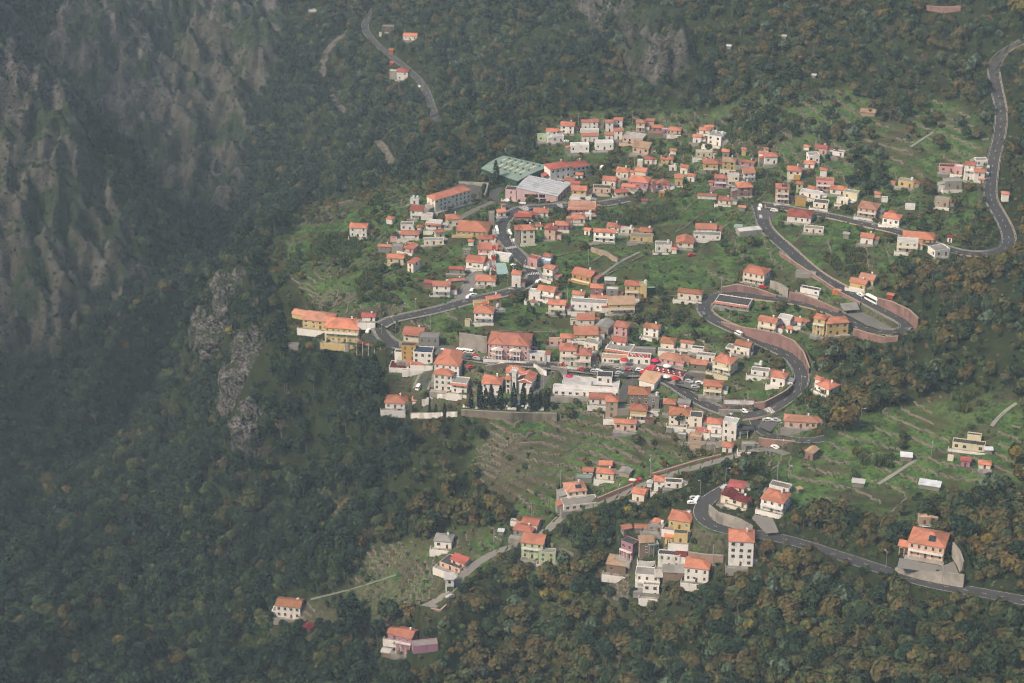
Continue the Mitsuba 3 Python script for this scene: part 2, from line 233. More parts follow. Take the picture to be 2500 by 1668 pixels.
def road_line(s):
    q = densify(chaikin(px(s)), 3.0)
    h = hit(q[:, 0], q[:, 1]); z = gaussian_filter1d(h[:, 2], 7, mode='nearest')
    w = at_z(q[:, 0], q[:, 1], z)
    w = densify(w, 2.0)
    return np.stack([gaussian_filter1d(w[:, k], 1.5, mode='nearest') for k in range(3)], -1)
def side(w):
    t = np.gradient(w[:, :2], axis=0); t /= np.linalg.norm(t, axis=1, keepdims=True) + 1e-9
    return np.stack([-t[:, 1], t[:, 0], 0 * t[:, 0]], -1)
def strip(a, b):
    n = len(a); v = np.vstack([a, b]); i = np.arange(n - 1)
    return v, np.vstack([np.stack([i, i + 1, i + n + 1], -1), np.stack([i, i + n + 1, i + n], -1)])
# fine height grid: spacing finer over the village and the near fields
XS = np.unique(np.round(np.r_[np.arange(-640, -460, 3.0), np.arange(-460, -170, 1.9), np.arange(-170, 330, 1.4), np.arange(330, 641, 3.0)], 3))
YS = np.unique(np.round(np.r_[np.arange(500, 760, 2.2), np.arange(760, 1330, 1.4), np.arange(1330, 1860, 2.0), np.arange(1860, 2185, 5.0)], 3))
FX, FY = np.meshgrid(XS, YS, indexing='ij')
Z = zbase(FX, FY)
def idx(x, y): return np.interp(x, XS, np.arange(len(XS))), np.interp(y, YS, np.arange(len(YS)))
def zfine(x, y):
    r = map_coordinates(Z, [np.atleast_1d(a) for a in idx(x, y)], order=1, mode='nearest')
    return r if np.ndim(x) else float(r[0])
FU, FV, FD = project(np.stack([FX, FY, Z], -1))
# land use from outlines: rock and fields (pixels of the ground as it is seen; softened in the world)
import shapely
from shapely.geometry import Polygon, Point, LineString
def inside(polys):
    m = np.zeros(FX.shape, bool); q = np.stack([FU.ravel(), FV.ravel()], -1)
    for s in polys: m |= shapely.contains_xy(Polygon(px(s)).buffer(0), q[:, 0], q[:, 1]).reshape(m.shape)
    return m
ROCK = ['-80 30;40 60;110 150;180 300;260 440;320 560;375 690;330 760;230 830;150 900;40 900;-80 860', '180 -20;680 -20;700 120;640 220;600 420;570 560;430 520;330 380;200 330;110 170',
        '1480 60;1640 60;1700 180;1600 230;1540 200', '1400 10;1520 -10;1560 80;1440 90']
FIELDS = ['1185 1020;1420 1015;1560 1080;1620 1150;1440 1220;1260 1280;1180 1230;1150 1120', '760 660;900 660;920 750;760 760', '1520 580;1730 590;1760 700;1640 700;1500 720;1440 650', '1450 600;1520 650;1440 690;1390 640',
          '1990 1090;2110 1010;2300 960;2500 960;2500 1180;2300 1220;2060 1230;1930 1260;1890 1200', '900 1330;1230 1280;1220 1380;1120 1440;1080 1500;1000 1500;820 1480;860 1430', '1700 640;1850 640;1880 700;1700 700', '1880 560;2200 600;2150 680;2000 660',
          '1700 290;1900 200;2350 250;2420 340;2400 460;2200 540;2080 470;1900 380;1740 360', '1640 960;1800 900;1900 960;1760 1000', '700 560;860 540;900 640;760 650', '1000 760;1250 740;1260 830;1010 830', '740 1190;800 1190;870 1290;840 1320;770 1270', '690 1480;780 1470;840 1520;760 1560', '880 1500;960 1500;960 1540;880 1560', '560 1560;700 1560;720 1610;580 1620', '850 1560;900 1560;900 1610;850 1600',
          '1840 1090;1930 1090;1960 1150;1900 1180', '1560 1270;1800 1270;1790 1370;1680 1380;1600 1340', '1290 560;1420 560;1400 700;1280 650', '2170 430;2320 380;2420 420;2400 500;2200 500', '1480 1370;1640 1420;1600 1480;1440 1460', '2080 1240;2240 1230;2230 1300;2060 1300', '1270 1360;1400 1300;1420 1360;1300 1420',
          '1900 830;2000 820;2030 1000;1920 1000', '1480 540;1700 500;1830 560;1700 600', '1000 540;1200 600;1180 690;1000 680']
VPOLY = '640 640;760 500;900 470;1000 440;1090 440;1180 480;1250 440;1300 380;1280 300;1420 270;1700 270;1760 300;1900 330;2080 360;2200 380;2400 400;2400 500;2320 640;2240 600;2180 700;2120 690;2200 780;2150 830;2000 850;1950 920;2020 940;1980 1080;1880 1080;1700 1150;1500 1210;1340 1290;1300 1230;1480 1150;1560 1060;1400 1010;1000 1000;960 960;980 870;900 850;820 800;780 740'
rockm, fieldm = inside(ROCK), inside(FIELDS + [VPOLY])
rock = np.clip(gaussian_filter(rockm.astype(float), 2.0) * 1.0, 0, 1); field = gaussian_filter(fieldm.astype(float), 2.5)
P3 = np.stack([FX, FY, 0 * FX], -1)
n1 = meshkit.fbm(P3 / 34.0, 4, seed=5) - 0.5; n2 = meshkit.fbm(P3 / 9.0, 3, seed=9) - 0.5
# gullies and ribs run down the rock walls
wx, wy = (meshkit.fbm(P3 / 60.0, 2, seed=31) - .5) * 60, (meshkit.fbm(P3 / 60.0, 2, seed=37) - .5) * 60
ridge = 1 - np.abs(2 * meshkit.fbm(np.stack([(FX + wx) * 0.017 + (FY + wy) * 0.008, (FY + wy) * 0.010, 0 * FX], -1), 5, seed=3) - 1)
crag = 1 - np.abs(2 * meshkit.fbm(np.stack([FX * 0.06, FY * 0.05, 0 * FX + 4], -1), 4, seed=13) - 1)
slope = np.clip((980 - FU) / 120, 0, 1) * np.clip((FV - 560) / 100, 0, 1) * (1 - rock) * (1 - field)
ribs = 1 - np.abs(2 * meshkit.fbm(np.stack([(FX + wx * .5 - 0.55 * FY) * 0.013, (FY + wy * .5) * 0.004, 0 * FX + 9], -1), 4, seed=23) - 1)
SAFE = hit(*px('690 1512;730 1545;1000 1575;930 1585;740 830;800 855;830 800;646 742;1010 1335;1050 1400;700 856;960 195;940 80;1010 92;925 300;770 32;900 760;720 790').T)[:, :2]
dq = np.min([np.hypot(FX - a, (FY - b_) * np.where(FY < b_, .5, 1)) for a, b_ in SAFE], axis=0); quiet = np.clip((dq - 18) / 45, 0, 1); slope = slope * quiet
Z = Z + slope * (ribs - .72) * 66
hills = np.clip((FY - 1330) / 200, 0, 1) * (1 - rock) * quiet
Z = Z + hills * (ridge - 0.7) * 50 * (1 - np.clip(field * 1.5, 0, 1)) + rock * ((ridge - 0.72) * 50 + (crag - .7) * 30 + n1 * 10 + (np.abs(n2) - .1) * 16) * quiet + (1 - rock) * (1 - field) * (n1 * 3.5 + n2 * 0.8) * np.clip((FY - 560) / 200, 0.2, 1) * (0.35 + 0.65 * (FU < 1000))
wide = 1 - np.clip(np.abs(FU - 1250) / 2200, 0, 1)
# terraces: the ground of the fields steps along its own height lines
st = np.where((FU > 1880) & (FV > 900), 1.5, np.where((FU < 980) & (FV < 800), 1.2, 2.2))
q = (Z + n1 * 2.0) / st; fr = q - np.floor(q)
Z = Z + field * 0.85 * (st * (np.floor(q) + np.clip((fr - 0.78) / 0.22, 0, 1)) - st * q)
busy = np.zeros(FX.shape, bool)   # nothing grows here
def level(points_xy, zs, reach, soft, under=0.10):
    """Flattens the ground round a line of points."""
    global Z
    from scipy.spatial import cKDTree
    lo, hi = points_xy.min(0) - reach - soft, points_xy.max(0) + reach + soft
    i0, i1 = np.searchsorted(XS, [lo[0], hi[0]]); j0, j1 = np.searchsorted(YS, [lo[1], hi[1]])
    sub = np.stack([FX[i0:i1, j0:j1], FY[i0:i1, j0:j1]], -1)
    d, k = cKDTree(points_xy).query(sub.reshape(-1, 2)); d = d.reshape(sub.shape[:2]); zk = zs[k].reshape(d.shape) - under
    w = np.clip((reach + soft - d) / soft, 0, 1); w = w * w * (3 - 2 * w)
    Z[i0:i1, j0:j1] = Z[i0:i1, j0:j1] * (1 - w) + zk * w
    busy[i0:i1, j0:j1] |= d < reach
road_lines = []
for name, hw, pale, s in ROADS:
    w = road_line(s); road_lines.append((name, hw, pale, w))
    level(w[:, :2], w[:, 2], hw + 0.8, 3.5)
road_px = []
for name, hw, pale, w in road_lines:
    n = side(w); lift = 0.02 + 0.004 * len(road_px)
    key = thing(name, kind='structure')
    put(None, key, strip(w + n * hw + [0, 0, lift], w - n * hw + [0, 0, lift]), 'm_paving', pale)
    u, v, d = project(w); road_px.append((u, v, d, hw, name))
    if name in ('main_road', 'square_road', 'hairpin_road', 'upper_road', 'bottom_road', 'valley_road', 'terrace_road') :
        for s_ in (-1, 1):   # white edge line, kerb
            put(key, 'edge_line', strip(w + n * s_ * (hw - 0.25) + [0, 0, lift + 0.004], w + n * s_ * (hw - 0.37) + [0, 0, lift + 0.004]), 'm_wall', wuv('tank'))
        dash = [strip((w + n * 0.07)[i:i + 2] + [0, 0, lift + 0.004], (w - n * 0.07)[i:i + 2] + [0, 0, lift + 0.004]) for i in range(0, len(w) - 2, 4)]
        k_ = put(key, 'centre_line', join(dash), 'm_wall', wuv('tank')); labels[k_] = {'kind': 'stuff'}
    if name in ('main_road', 'square_road', 'church_hill_road', 'concrete_lane'):
        for s_ in (-1, 1):
            a, b = w + n * s_ * hw, w + n * s_ * (hw + 1.3)
            put(key, 'pavement', join([strip(a + [0, 0, lift + 0.13], b + [0, 0, lift + 0.13]), strip(a + [0, 0, lift + 0.13], a + [0, 0, lift - 0.1])]), 'm_paving', 0.8)
paved_polys = []
def poly_mesh(xy, z):
    v, f = trimesh.creation.triangulate_polygon(Polygon(xy), engine='earcut')
    return np.c_[v, np.full(len(v), z)], f
for name, pale, s in PAVED:
    h = hit(*px(s).T); z = float(np.median(h[:, 2])) + (0.35 if name == 'sports_court' else 0)
    xy = at_z(*px(s).T, z)[:, :2]; pg = Polygon(xy).buffer(0)
    g = np.array([(x, y) for x in np.arange(*pg.bounds[0::2], 1.5) for y in np.arange(*pg.bounds[1::2], 1.5) if pg.contains(Point(x, y))] + list(xy))
    level(g, np.full(len(g), z), 1.6, 3.0, 0.12)
    paved_polys.append((name, xy, z))
    key = thing(name, kind='structure')
    put(None, key, poly_mesh(xy, z + 0.005), 'm_wall' if name == 'playground' else 'm_paving', wuv('turq') if name == 'playground' else pale)

for s in RIVERS:
    w = road_line(s); n = side(w); road_px.append((*project(w), 4.0, 'river')); level(w[:, :2], w[:, 2], 5.5, 14.0, .3); wd = 2.2 + 1.2 * np.sin(np.arange(len(w)) * .5)[:, None]; key = thing('river_bed', kind='structure')
    put(None, key, strip(w + n * wd, w - n * wd), 'm_stone', wuv('gravel')); g_ = np.random.default_rng(3); st_ = []
    ico = trimesh.creation.icosphere(0)
    for i in range(len(w) * 5):
        c_ = w[g_.integers(len(w))] + n[g_.integers(len(w))] * g_.uniform(-1, 1) * 3.2; r_ = g_.uniform(.3, 1.1); st_.append((np.array(ico.vertices) * r_ * [1, 1, .7] + c_ + [0, 0, r_ * .2], np.array(ico.faces)))
    k_ = put(key, 'boulder', join(st_), 'm_stone', wuv('stone')); labels[k_] = {'kind': 'stuff'}
# ---------------------------------------------------------------- houses: outlines x0 y0 x1 y1 in an enlarged tile of the photograph (tile origin and scale after @), yaw, depth / width, roof form, wall, roof, options | label
HOUSES = """@900 400 5.8075
830 370 1445 690 38 .32 hip cream terracotta L|long cream two storey school block with orange roof beside the grey sports court
880 580 1085 680 4 .5 shed grey orange n|small orange lean-to roof against the near end of the long school block
590 473 720 575 -6 .9 flat white white tt|white flat topped upper storey crowned with water tanks, left edge of the village
585 590 795 790 -8 .6 shed white red b|stacked white house with red fringe roof below the water tanks at the village left edge
745 690 915 800 -6 .6 flat white white n|plain white flat box right of the stacked white house with water tanks
812 645 905 712 -6 .7 shed white terracotta n|small red roofed shed between the stacked white house and the school block
237 745 385 862 -24 .7 pyr white orange n|little orange pyramid roofed hut alone in scrub at the village left edge
458 820 640 950 -3 .6 flat white grey b|white house with grey flat roof and two dark windows, left edge below the stacked house
450 952 725 1062 -2 .45 hip white orange c|wide white house with orange hip roof directly below the white flat roofed one at left
675 862 765 990 -10 1.2 gablef white orange n|narrow white gabled house in the alley at the village left edge
815 785 1045 945 -10 .6 flat white white a|white flat roofed house with red fringe below the long school block
1080 712 1305 895 10 .8 hip cream orange b|cream house with big orange hip roof and columned porch left of the main road
915 925 1090 1060 20 .6 gable cream terracotta|small cream house with orange ridge roof beside the alley, left of the yellow hall
1240 812 1740 1032 -8 .62 hip yellow orange L|large yellow and cream hall with wide orange hip roof beside the lattice mast
1555 1015 1760 1122 3 .5 shed white terracotta|white house with red lean roof directly behind the top of the lattice mast base
1405 1072 1500 1165 -5 .8 hip white terracotta n|tiny white house with orange roof left of the pink fronted restaurant
1545 1120 1840 1292 -6 .5 shed pink terracotta b|pink fronted restaurant with wide red roof behind the lattice mast
1700 1235 2030 1400 -18 .5 flat white white n|white sloping terrace building between lattice mast and the main road bend
1330 1190 1445 1345 -4 .8 flat grey grey|grey white flat roofed house left of the pink fronted restaurant
1375 1300 1690 1490 -14 .7 gable white terracotta b|white house with stepped red roofs just left of the satellite dish
1138 1455 1370 1555 -3 .4 hip grey red|long low grey house with dull red roof among trees left of the satellite dish
130 1140 330 1262 -8 .4 gable grey orange n|long low grey barn with orange ridge roof at the far left of the village
330 1130 492 1280 -6 .7 flat concrete grey n|grey concrete flat roofed shed beside the pink gabled house
465 1118 710 1265 -22 1.0 gablef pink terracotta|pink gabled house with red roof at the village left edge
262 1275 510 1412 -2 .5 gable paleyellow orange|pale cream house with square orange roof below the grey concrete shed
535 1322 745 1545 -32 1.7 gablef cream terracotta|narrow cream house with long red roof running uphill, left edge above the trees
310 1058 400 1112 -10 .6 flat pink maroon n|tiny pink flat roofed shed in the bushes at left
785 1062 1065 1150 4 .4 flat cream grey|low grey and cream row with flat roofs below the small cream ridge roofed house
1705 672 1782 862 0 .8 flat concrete grey n|bare grey concrete tower house beside the main road junction
1795 640 1955 756 14 .7 gable white orange|white house with orange roof at the road junction below the pink hall
1868 570 1952 645 10 .9 gablef white terracotta n|very small white gabled house closest to the road junction
-270 840 -10 1045 -3 .5 hip white orange|low white house with orange roof alone at the far left village edge
1800 420 1805 421 0 1 skip|x
@1200 520 5.8075
372 -25 585 92 -3 .6 hip white orange|white house with orange hip roof facing the pink hall, left of a pair
320 62 575 106 -2 .35 shed rose red n|low dark red annex under the left white house facing the pink hall
590 -60 815 48 -3 .6 hip white orange|white house with orange hip roof facing the pink hall, right of a pair
390 165 622 448 8 .9 hip cream orange|big blank cream house with orange hip roof above the parking bays of the main road
315 178 420 445 8 1.2 shed grey terracotta n|grey porch wing attached left of the big blank cream house
618 160 726 242 -2 .7 hip white terracotta c|small white red roofed house between the big cream house and the peach gabled house
740 142 940 382 -12 .9 gablef peach red c|peach tall house with red roof standing on the slope right of the main road
900 115 1102 242 -3 .6 hip lilac orange|orange hip roofed house directly behind the peach tall house
1135 20 1332 142 5 .7 hip cream orange|cream house with orange hip roof below the peach awninged building
1330 -10 1415 98 -2 .9 flat white white t|white cube house with roof tank beside the cream hip roofed one
1300 210 1430 318 -20 .8 gable white orange|small white ridge roofed house at the left end of the terraced hillside row
1440 225 1768 420 -10 .38 gable white terracotta b|long white house with veranda and orange ridge roof on the terraced hillside
1620 140 1845 265 -14 .6 hip white orange|white house with orange hip roof above the long veranda house
1830 205 2015 295 -8 .5 flat cream white t|low white flat roofed house with tank, middle of the terraced hillside row
1972 285 2292 412 -8 .45 flat yellow grey|yellow flat fronted house at the right end of the terraced hillside row
2090 245 2290 320 -8 .6 hip yellow orange t|orange hip roof upper storey on the yellow house of the terraced row
512 588 705 775 -30 .8 flat pink red|pink flat topped house beside the bend of the main road
713 570 885 690 -20 .8 hip cream terracotta|small orange hip roofed house behind the pink flat topped house at the bend
640 660 850 745 -14 .5 flat blue metal n|blue grey metal roofed shed behind the white gabled house at the bend
722 735 958 965 -34 .9 gable white orange b|white two storey gabled house standing on the outer side of the main road bend
1132 795 1520 1002 -30 .55 gable ochre orange b|bright ochre yellow house with orange roof beside the field path
275 815 440 1058 -8 1.0 hip white orange|narrow tall white house inside the main road bend
530 1068 712 1248 -12 .8 flat white white|white cube half of the house below the main road bend
640 1035 945 1245 -20 .5 gable white orange b|orange roofed half with terrace of the white house below the main road bend
797 1230 1070 1422 -8 .5 gable cream orange bb|cream two storey house with long balcony right below the white terrace house
555 1238 610 1310 0 1 gablef white orange n|tiny white chapel like hut on the green bank below the road bend
1130 1200 1642 1402 -8 .3 flat white grey L|long white two storey building with grey base in the village middle
1135 1128 1335 1215 -8 .5 hip white orange n|left small orange roof on top of the long white building
1400 1192 1640 1262 -4 .4 hip white orange n|right small orange roof on top of the long white building
1393 1005 1592 1188 -6 .6 hip rose orange|pinkish house with small orange hip roof behind the long white building
1625 1040 1800 1215 -6 .6 flat grey white|grey white stepped flat roofed house behind the yellow apartment block
1600 945 1768 1012 -6 .5 shed grey white n|white striped metal roof shed above the pinkish house
1880 960 2110 1205 -6 .6 hip yellow terracotta b|yellow two storey house with orange hip roof right of the metal shed
2095 975 2205 1205 -6 1.0 flat yellow grey t|yellow flat topped wing with tank right of the yellow hip roofed house
1645 1180 2035 1425 3 .45 shed yellow beige bbL|yellow three storey apartment block with beige roof in the village middle
2195 1085 2320 1125 0 .5 flat dgreen sage n|low dark green roofed shed right of the yellow two storey house
@900 620 5.8075
905 385 1172 588 -3 .5 gable white terracotta bt|white house with orange ridge roof left of the pale concrete lane
1130 345 1362 442 10 .35 gable grey terracotta n|long low grey shed with orange ridge roof left of the pale concrete lane
780 375 910 500 -6 .5 shed rose red n|low dull red lean-to at left of the white house by the concrete lane
1515 300 1810 447 -2 .55 hip white orange L|white house with broad orange hip roof right of the pale concrete lane
1488 742 1792 968 -5 .65 hip white orange b|white two storey house with orange hip roof below the main road
1785 740 1842 892 -5 1 flat grey grey t|narrow grey tower with blue tank beside the white house below the main road
1650 585 1892 792 24 .45 gable yellow orange|yellow house with long orange roof rising along the main road edge
1480 688 1655 762 10 .6 flat yellow cream n|yellow roof terrace with clutter beside the main road
1365 920 1445 1032 -8 .8 flat paleyellow red n|tiny shed with pinkish red roof left below the white two storey house
490 1040 820 1262 -12 .55 gable cream terracotta a|roadside restaurant with orange roof and cream awning beside the viewpoint square
720 1108 1005 1362 -4 .6 flat grey grey L|dark grey two storey flat roofed building right of the roadside restaurant
468 1250 682 1512 -6 .55 flat ochre dark L|ochre cube tower with dark roof beside the white solar roofed block
640 1308 922 1565 -6 .7 flat white blue L|white block with dark solar panel roof right of the ochre cube tower
372 1350 480 1560 -6 1.0 flat white dark n|low white flank left of the ochre cube tower
1110 -10 1111 -9 0 1 skip|x
@680 740 5.8075
660 222 1205 572 -9 .5 hip yellow orange bL|yellow viewpoint restaurant with orange hip roof and open balconies
345 132 830 392 -14 .5 hip yellow salmon|yellow guest house with long faded roof left of the viewpoint restaurant
185 98 450 245 -26 .6 gable yellow salmon n|far left wing with faded roof half hidden by trees at the viewpoint
1175 150 1385 257 -3 .5 hip white red|small white kiosk with red roof at the edge of the viewpoint square
1508 1312 1822 1502 -4 .65 hip white orange c|white house with orange hip roof standing alone below the cemetery road
1890 1328 2035 1442 -4 .6 shed white orange|small white cemetery shed with orange strip roof
2035 1345 2130 1442 -4 .7 flat white white n|white arched cemetery gatehouse
1810 822 2065 948 -4 .5 hip white orange|low white house with orange hip roof and dark terrace below the ochre cube tower
1580 908 2050 1002 -6 .5 flat white maroon n|long white parapet terrace under the low white house
130 560 290 672 -6 .6 flat concrete grey n|round grey concrete lookout base among the trees at far left
@1000 800 5.8075
350 350 822 760 -13 1.35 hip white orange L|big white residence with huge orange hip roof left of the church
338 580 655 905 -13 .6 hip white orange L|front wing with lower orange hip roof of the big white residence
600 690 850 940 -13 .9 flat white grey a|grey flat roofed terrace wing right of the big white residence
1015 685 1342 962 -8 .75 hip white orange L|white parish house with orange hip roof left of the church tower
1358 545 1648 705 -6 .7 hip white orange|white house with orange hip roof directly behind the church tower
1352 690 1455 935 -12 .9 shed white orange|low orange roofed aisle left against the church tower
1705 322 1940 478 -8 .55 flat white white|low white shop with flat roof beside the church car park
1920 335 2010 470 -8 .8 shed white red n|red roofed side booth right of the low white shop
-20 -60 -19 -59 0 1 skip|x
@1300 760 5.8075
632 35 882 197 0 .5 shed cream orange b|upper cream house with orange front roof, first of two stacked alike
540 110 640 195 0 .8 flat cream grey|flat roofed left wing of the upper cream stacked house
588 215 930 402 0 .5 shed yellow orange b|lower yellow house with orange front roof, second of two stacked alike
880 95 1172 335 -26 1.1 gablef grey grey n|weathered grey gabled warehouse right of the stacked cream houses
1138 145 1400 358 -18 .7 hip pink terracotta|pink two storey house with orange hip roof right of the grey warehouse
1562 175 1832 372 -18 .5 hip white brown|white farmhouse with old brown roof above the plaza
235 372 420 487 -2 .6 flat pink cream|low pink flat roofed house behind the church car park
390 332 560 440 -2 .7 hip cream orange|cream house with small orange hip roof right of the low pink one
730 372 980 558 -22 .8 flat cream grey t|cream cube house with grey flat roof behind the double roofed restaurant
375 462 642 778 -4 .8 hip cream terracotta bL|left half with orange hip roof of the double roofed cream restaurant
580 525 848 790 -4 .7 hip cream terracotta bL|right half with orange hip roof of the double roofed cream restaurant
1045 430 1448 642 -20 .7 flat white grey aL|wide lower storey with red eaves of the white tiered house above the plaza
1118 375 1365 520 -20 .5 gable white red|white upper storey with red roof of the tiered house above the plaza
985 640 1375 750 -8 .4 flat white beige g|white garage front with green door under the tiered house
1350 580 1680 760 -8 .5 flat white grey T|white terrace block crowded with red chairs at the head of the plaza
1440 515 1740 605 -6 .25 flat grey concrete n|grey back wall building behind the terrace of red chairs
1800 375 2048 562 -14 .7 hip cream brown b|cream house with old brown hip roof right of the stepped alley
1778 545 2025 650 -10 .5 flat cream grey n|cream flat roofed lower house below the brown hip roof
2090 415 2305 535 -16 .4 gable white orange|small white house with short orange roof uphill of the pink hotel
1690 760 2200 1012 -24 .45 flat pink dark TL|long pink hotel terrace with parasols beside the plaza
1788 608 2232 790 -24 .5 hip pink salmon L|pink hotel upper floor with faded salmon hip roof
1500 868 1832 1115 -32 .8 shed white beige n|tall blank white house wedged at the fork of the plaza roads
1680 880 1832 985 -32 .8 gable grey terracotta n|small orange roof perched on the tall blank white house at the fork
1348 1078 1682 1332 -5 .6 hip stone brown L|old stone mansion with brown hip roof below the plaza
1640 1170 1795 1385 -5 .7 flat grey grey t|grey flat roofed annex right of the old stone mansion
798 1160 1132 1322 -4 .45 gable white terracotta|long white house with orange roof in front of the market building
1022 1208 1228 1505 -6 .8 hip tan terracotta L|narrow beige tower house with orange hip roof below the market building
1368 1320 1648 1540 -8 .6 hip yellow terracotta b|yellow house with orange roof and pink lean-to below the stone mansion
1370 1375 1530 1470 -8 .6 shed yellow pinkred n|pink metal lean-to on the yellow house below the stone mansion
1843 1245 2042 1445 -6 .7 hip stone orange|narrow grey stone house with orange hip roof below the plaza road
2050 1250 2260 1400 -14 .6 gable pink grey n|grey roofed pink walled garage beside the plaza road
1200 1330 1372 1480 4 .7 flat concrete grey n|grey concrete yard box between tower house and yellow house
@1650 740 5.8075
1155 195 1482 432 -26 .5 gable cream orange b|cream house with orange roof standing on top of the tall pink retaining wall
1438 148 1662 362 -22 .9 flat white white|white cube house above the tall pink retaining wall
1620 228 1828 325 -22 .8 gable white orange c|orange roofed wing right of the white cube house
1560 330 1668 432 -22 .7 shed white orange|small white garage with orange roof under the white cube house
815 535 1118 750 -26 .6 gable white brown|white house with old ochre brown roof below the hairpin road
708 590 1030 752 -26 .5 flat cream grey|lower terrace storey in front of the white house with ochre brown roof
515 742 892 1028 -30 .95 hip paleyellow orange bbL|tall pale yellow house with orange roof and grey side wall left of the hairpin
203 805 462 972 -12 .5 gable stone orange|old brown stone house with orange roof behind the hotel car park
375 1098 682 1318 -10 .5 hip yellow terracotta bb|yellow two storey house with long balconies above the pink garages
1325 970 1612 1192 -22 .8 hip white orange bb|white two storey house with orange hip roof inside the hairpin curve
1098 865 1230 950 -14 .6 flat grey white t|small grey flat roofed hut with tank inside the hairpin curve
1065 945 1332 1045 -14 .5 flat white grey|low whitish ruin house inside the hairpin curve
1978 1108 2325 1308 -48 .95 hip white terracotta|white house with wide red hip roof outside the hairpin curve
1952 1043 2108 1215 -30 .8 hip white orange|small orange hip roof behind the white house outside the hairpin curve
295 690 560 842 -14 .4 flat white grey|low white flat roofed row uphill of the tall pale yellow house
222 628 402 718 -14 .5 flat white dark|low white box with dark flat roof above the old brown stone house
680 1372 1105 1512 -3 .35 flat rose white GL|pink garage block with three green doors and white roof at the junction
@1550 530 5.8075
852 90 1165 255 -5 .5 gable cream orange b|cream house with orange roof above a white terrace floor, middle right slope
835 235 1215 322 -5 .35 flat white grey|white terrace floor with dark windows under the cream orange roofed house
575 238 850 432 -6 .9 gablef cream orange b|cream gabled house left below the orange roofed terrace house
288 342 518 502 -3 .6 flat white grey t|white two storey cube house with grey roof above the vegetable terraces
515 430 602 522 -3 .8 hip white orange n|tiny orange roofed hut right of the white cube house above the vegetable terraces
1440 122 1800 285 14 .45 flat concrete white n|whitish ruin with broken metal roof beside the upper road
1405 120 1530 200 -10 .7 shed grey sage n|pale metal roof shed left of the whitish ruin by the upper road
1520 700 1932 975 -26 .6 hip cream orange bL|large cream house with orange hip roof above the pink wall
598 1022 975 1196 -14 .4 hip cream brown|long cream house with old brown hip roof left of the hairpin
1140 1118 1662 1322 -20 .5 flat white dark a|white house with dark flat roof and orange eaves inside the left hairpin
@1900 560 5.8075
1148 52 1385 218 -18 .8 gable white orange|small white house with orange gable roof in the canes of the right slope
908 35 1028 142 -20 .8 gable grey grey n|small grey tin roofed shed on the right slope
1750 32 2218 212 -10 .45 hip yellow orange L|large cream villa with orange hip roof on the right slope
1678 108 1985 330 -10 .6 flat cream white b|curved white balcony floors in front of the large cream villa
1945 180 2062 295 -10 .8 hip cream orange n|small square orange roofed porch of the large cream villa
2132 205 2420 402 22 .8 flat white grey|white house with grey flat roof beside the large cream villa
1128 630 1422 800 -26 .7 gable yellow salmon|yellow house upper floor with salmon roof above the bus
1000 700 1292 868 -26 .5 gable yellow orange b|yellow house lower floor with terrace above the white car
318 790 602 945 -26 .35 flat white dark|long low white house with dark flat roof between the two hairpin legs
480 1205 720 1505 -26 .7 hip yellow orange bL|left leg of the L shaped yellow house with orange roof
630 1245 992 1510 10 .45 hip yellow orange L|right leg of the L shaped yellow house with orange roof
885 1050 1142 1205 10 .6 shed grey grey o|open grey roofed shelter inside the right hairpin
360 -30 645 62 -12 .4 flat cream grey|low ruined cream house above the upper road
245 608 535 705 -12 .4 flat concrete concrete n|bare grey concrete building hugging the upper road wall
1525 940 1655 995 -20 .6 gable red orange n|small bright orange roofed hut above the pink wall by the bus
770 835 905 945 -26 .5 flat orange white n|orange and white hut clinging below the upper road
-10 1180 -9 1181 0 1 skip|x
@1700 270 5.8075
30 238 215 335 -12 .6 gable white orange|white house with orange roof, left of two at the upper village edge
105 210 250 290 10 .6 gable white orange n|second orange roof behind the white house at the upper village edge
160 285 422 505 -28 .9 flat white grey tt|white flat roofed house with grey roof at the upper village edge
355 545 480 670 -6 1 hip grey orange|narrow grey green house with orange roof on the upper slope
355 662 575 842 -8 .7 hip yellow beige|pale yellow house with beige hip roof in the upper village
88 685 312 838 -2 .6 hip yellow orange b|yellow house with bright orange hip roof in the upper village
-5 558 222 662 -3 .35 flat paleyellow white L|long pale yellow flat roofed block in the upper village
600 700 855 805 -26 .4 gable lilac brown|old pinkish long house with dull brown roof in the upper village
642 820 838 1000 8 .6 shed white orange b|white house with orange lean roof above the steep lane
245 905 452 1082 -8 .6 hip lilac terracotta b|mauve pink house with orange hip roof in the upper village
440 885 605 1062 -4 .8 flat cream white b|cream flat topped house right of the mauve pink house
490 895 585 960 -4 .8 shed cream red n|small orange roof patch on the cream flat topped house
555 1012 795 1220 8 .8 hip rose orange|rose house with orange hip roof beside the steep lane
940 590 1148 758 5 .7 hip white terracotta|modern white house with blue glass side on the upper slope
868 575 975 740 -20 .8 gable white terracotta n|left red roofed wing of the modern white house
950 525 1030 600 5 .8 hip white terracotta n|rear small red roof of the modern white house
635 525 712 640 -3 .9 hip yellow orange n|tiny orange roofed hut left of the modern white house
1278 785 1502 985 -6 .7 hip cream terracotta|half ruined cream house with orange roof on the upper right slope
1378 892 1468 988 -6 .8 flat ochre yellow n|small bright yellow box below the half ruined cream house
1522 712 1692 822 -10 .6 hip white orange|white house with small orange roof below a white cube house
1568 585 1738 745 8 .8 flat white grey b|white two storey cube house on the upper right slope
1508 490 1622 568 -16 .8 hip white orange n|small orange hip roof at the upper right edge of the village
1668 488 1872 622 -14 .5 gable peach red t|peach house with red roof at the upper right edge of the village
1928 555 2108 655 -22 .5 flat white grey|white flat roofed house half hidden at the upper right wood edge
1738 808 1868 940 -10 .8 hip white orange n|orange hip roof beside the brown wood on the upper right
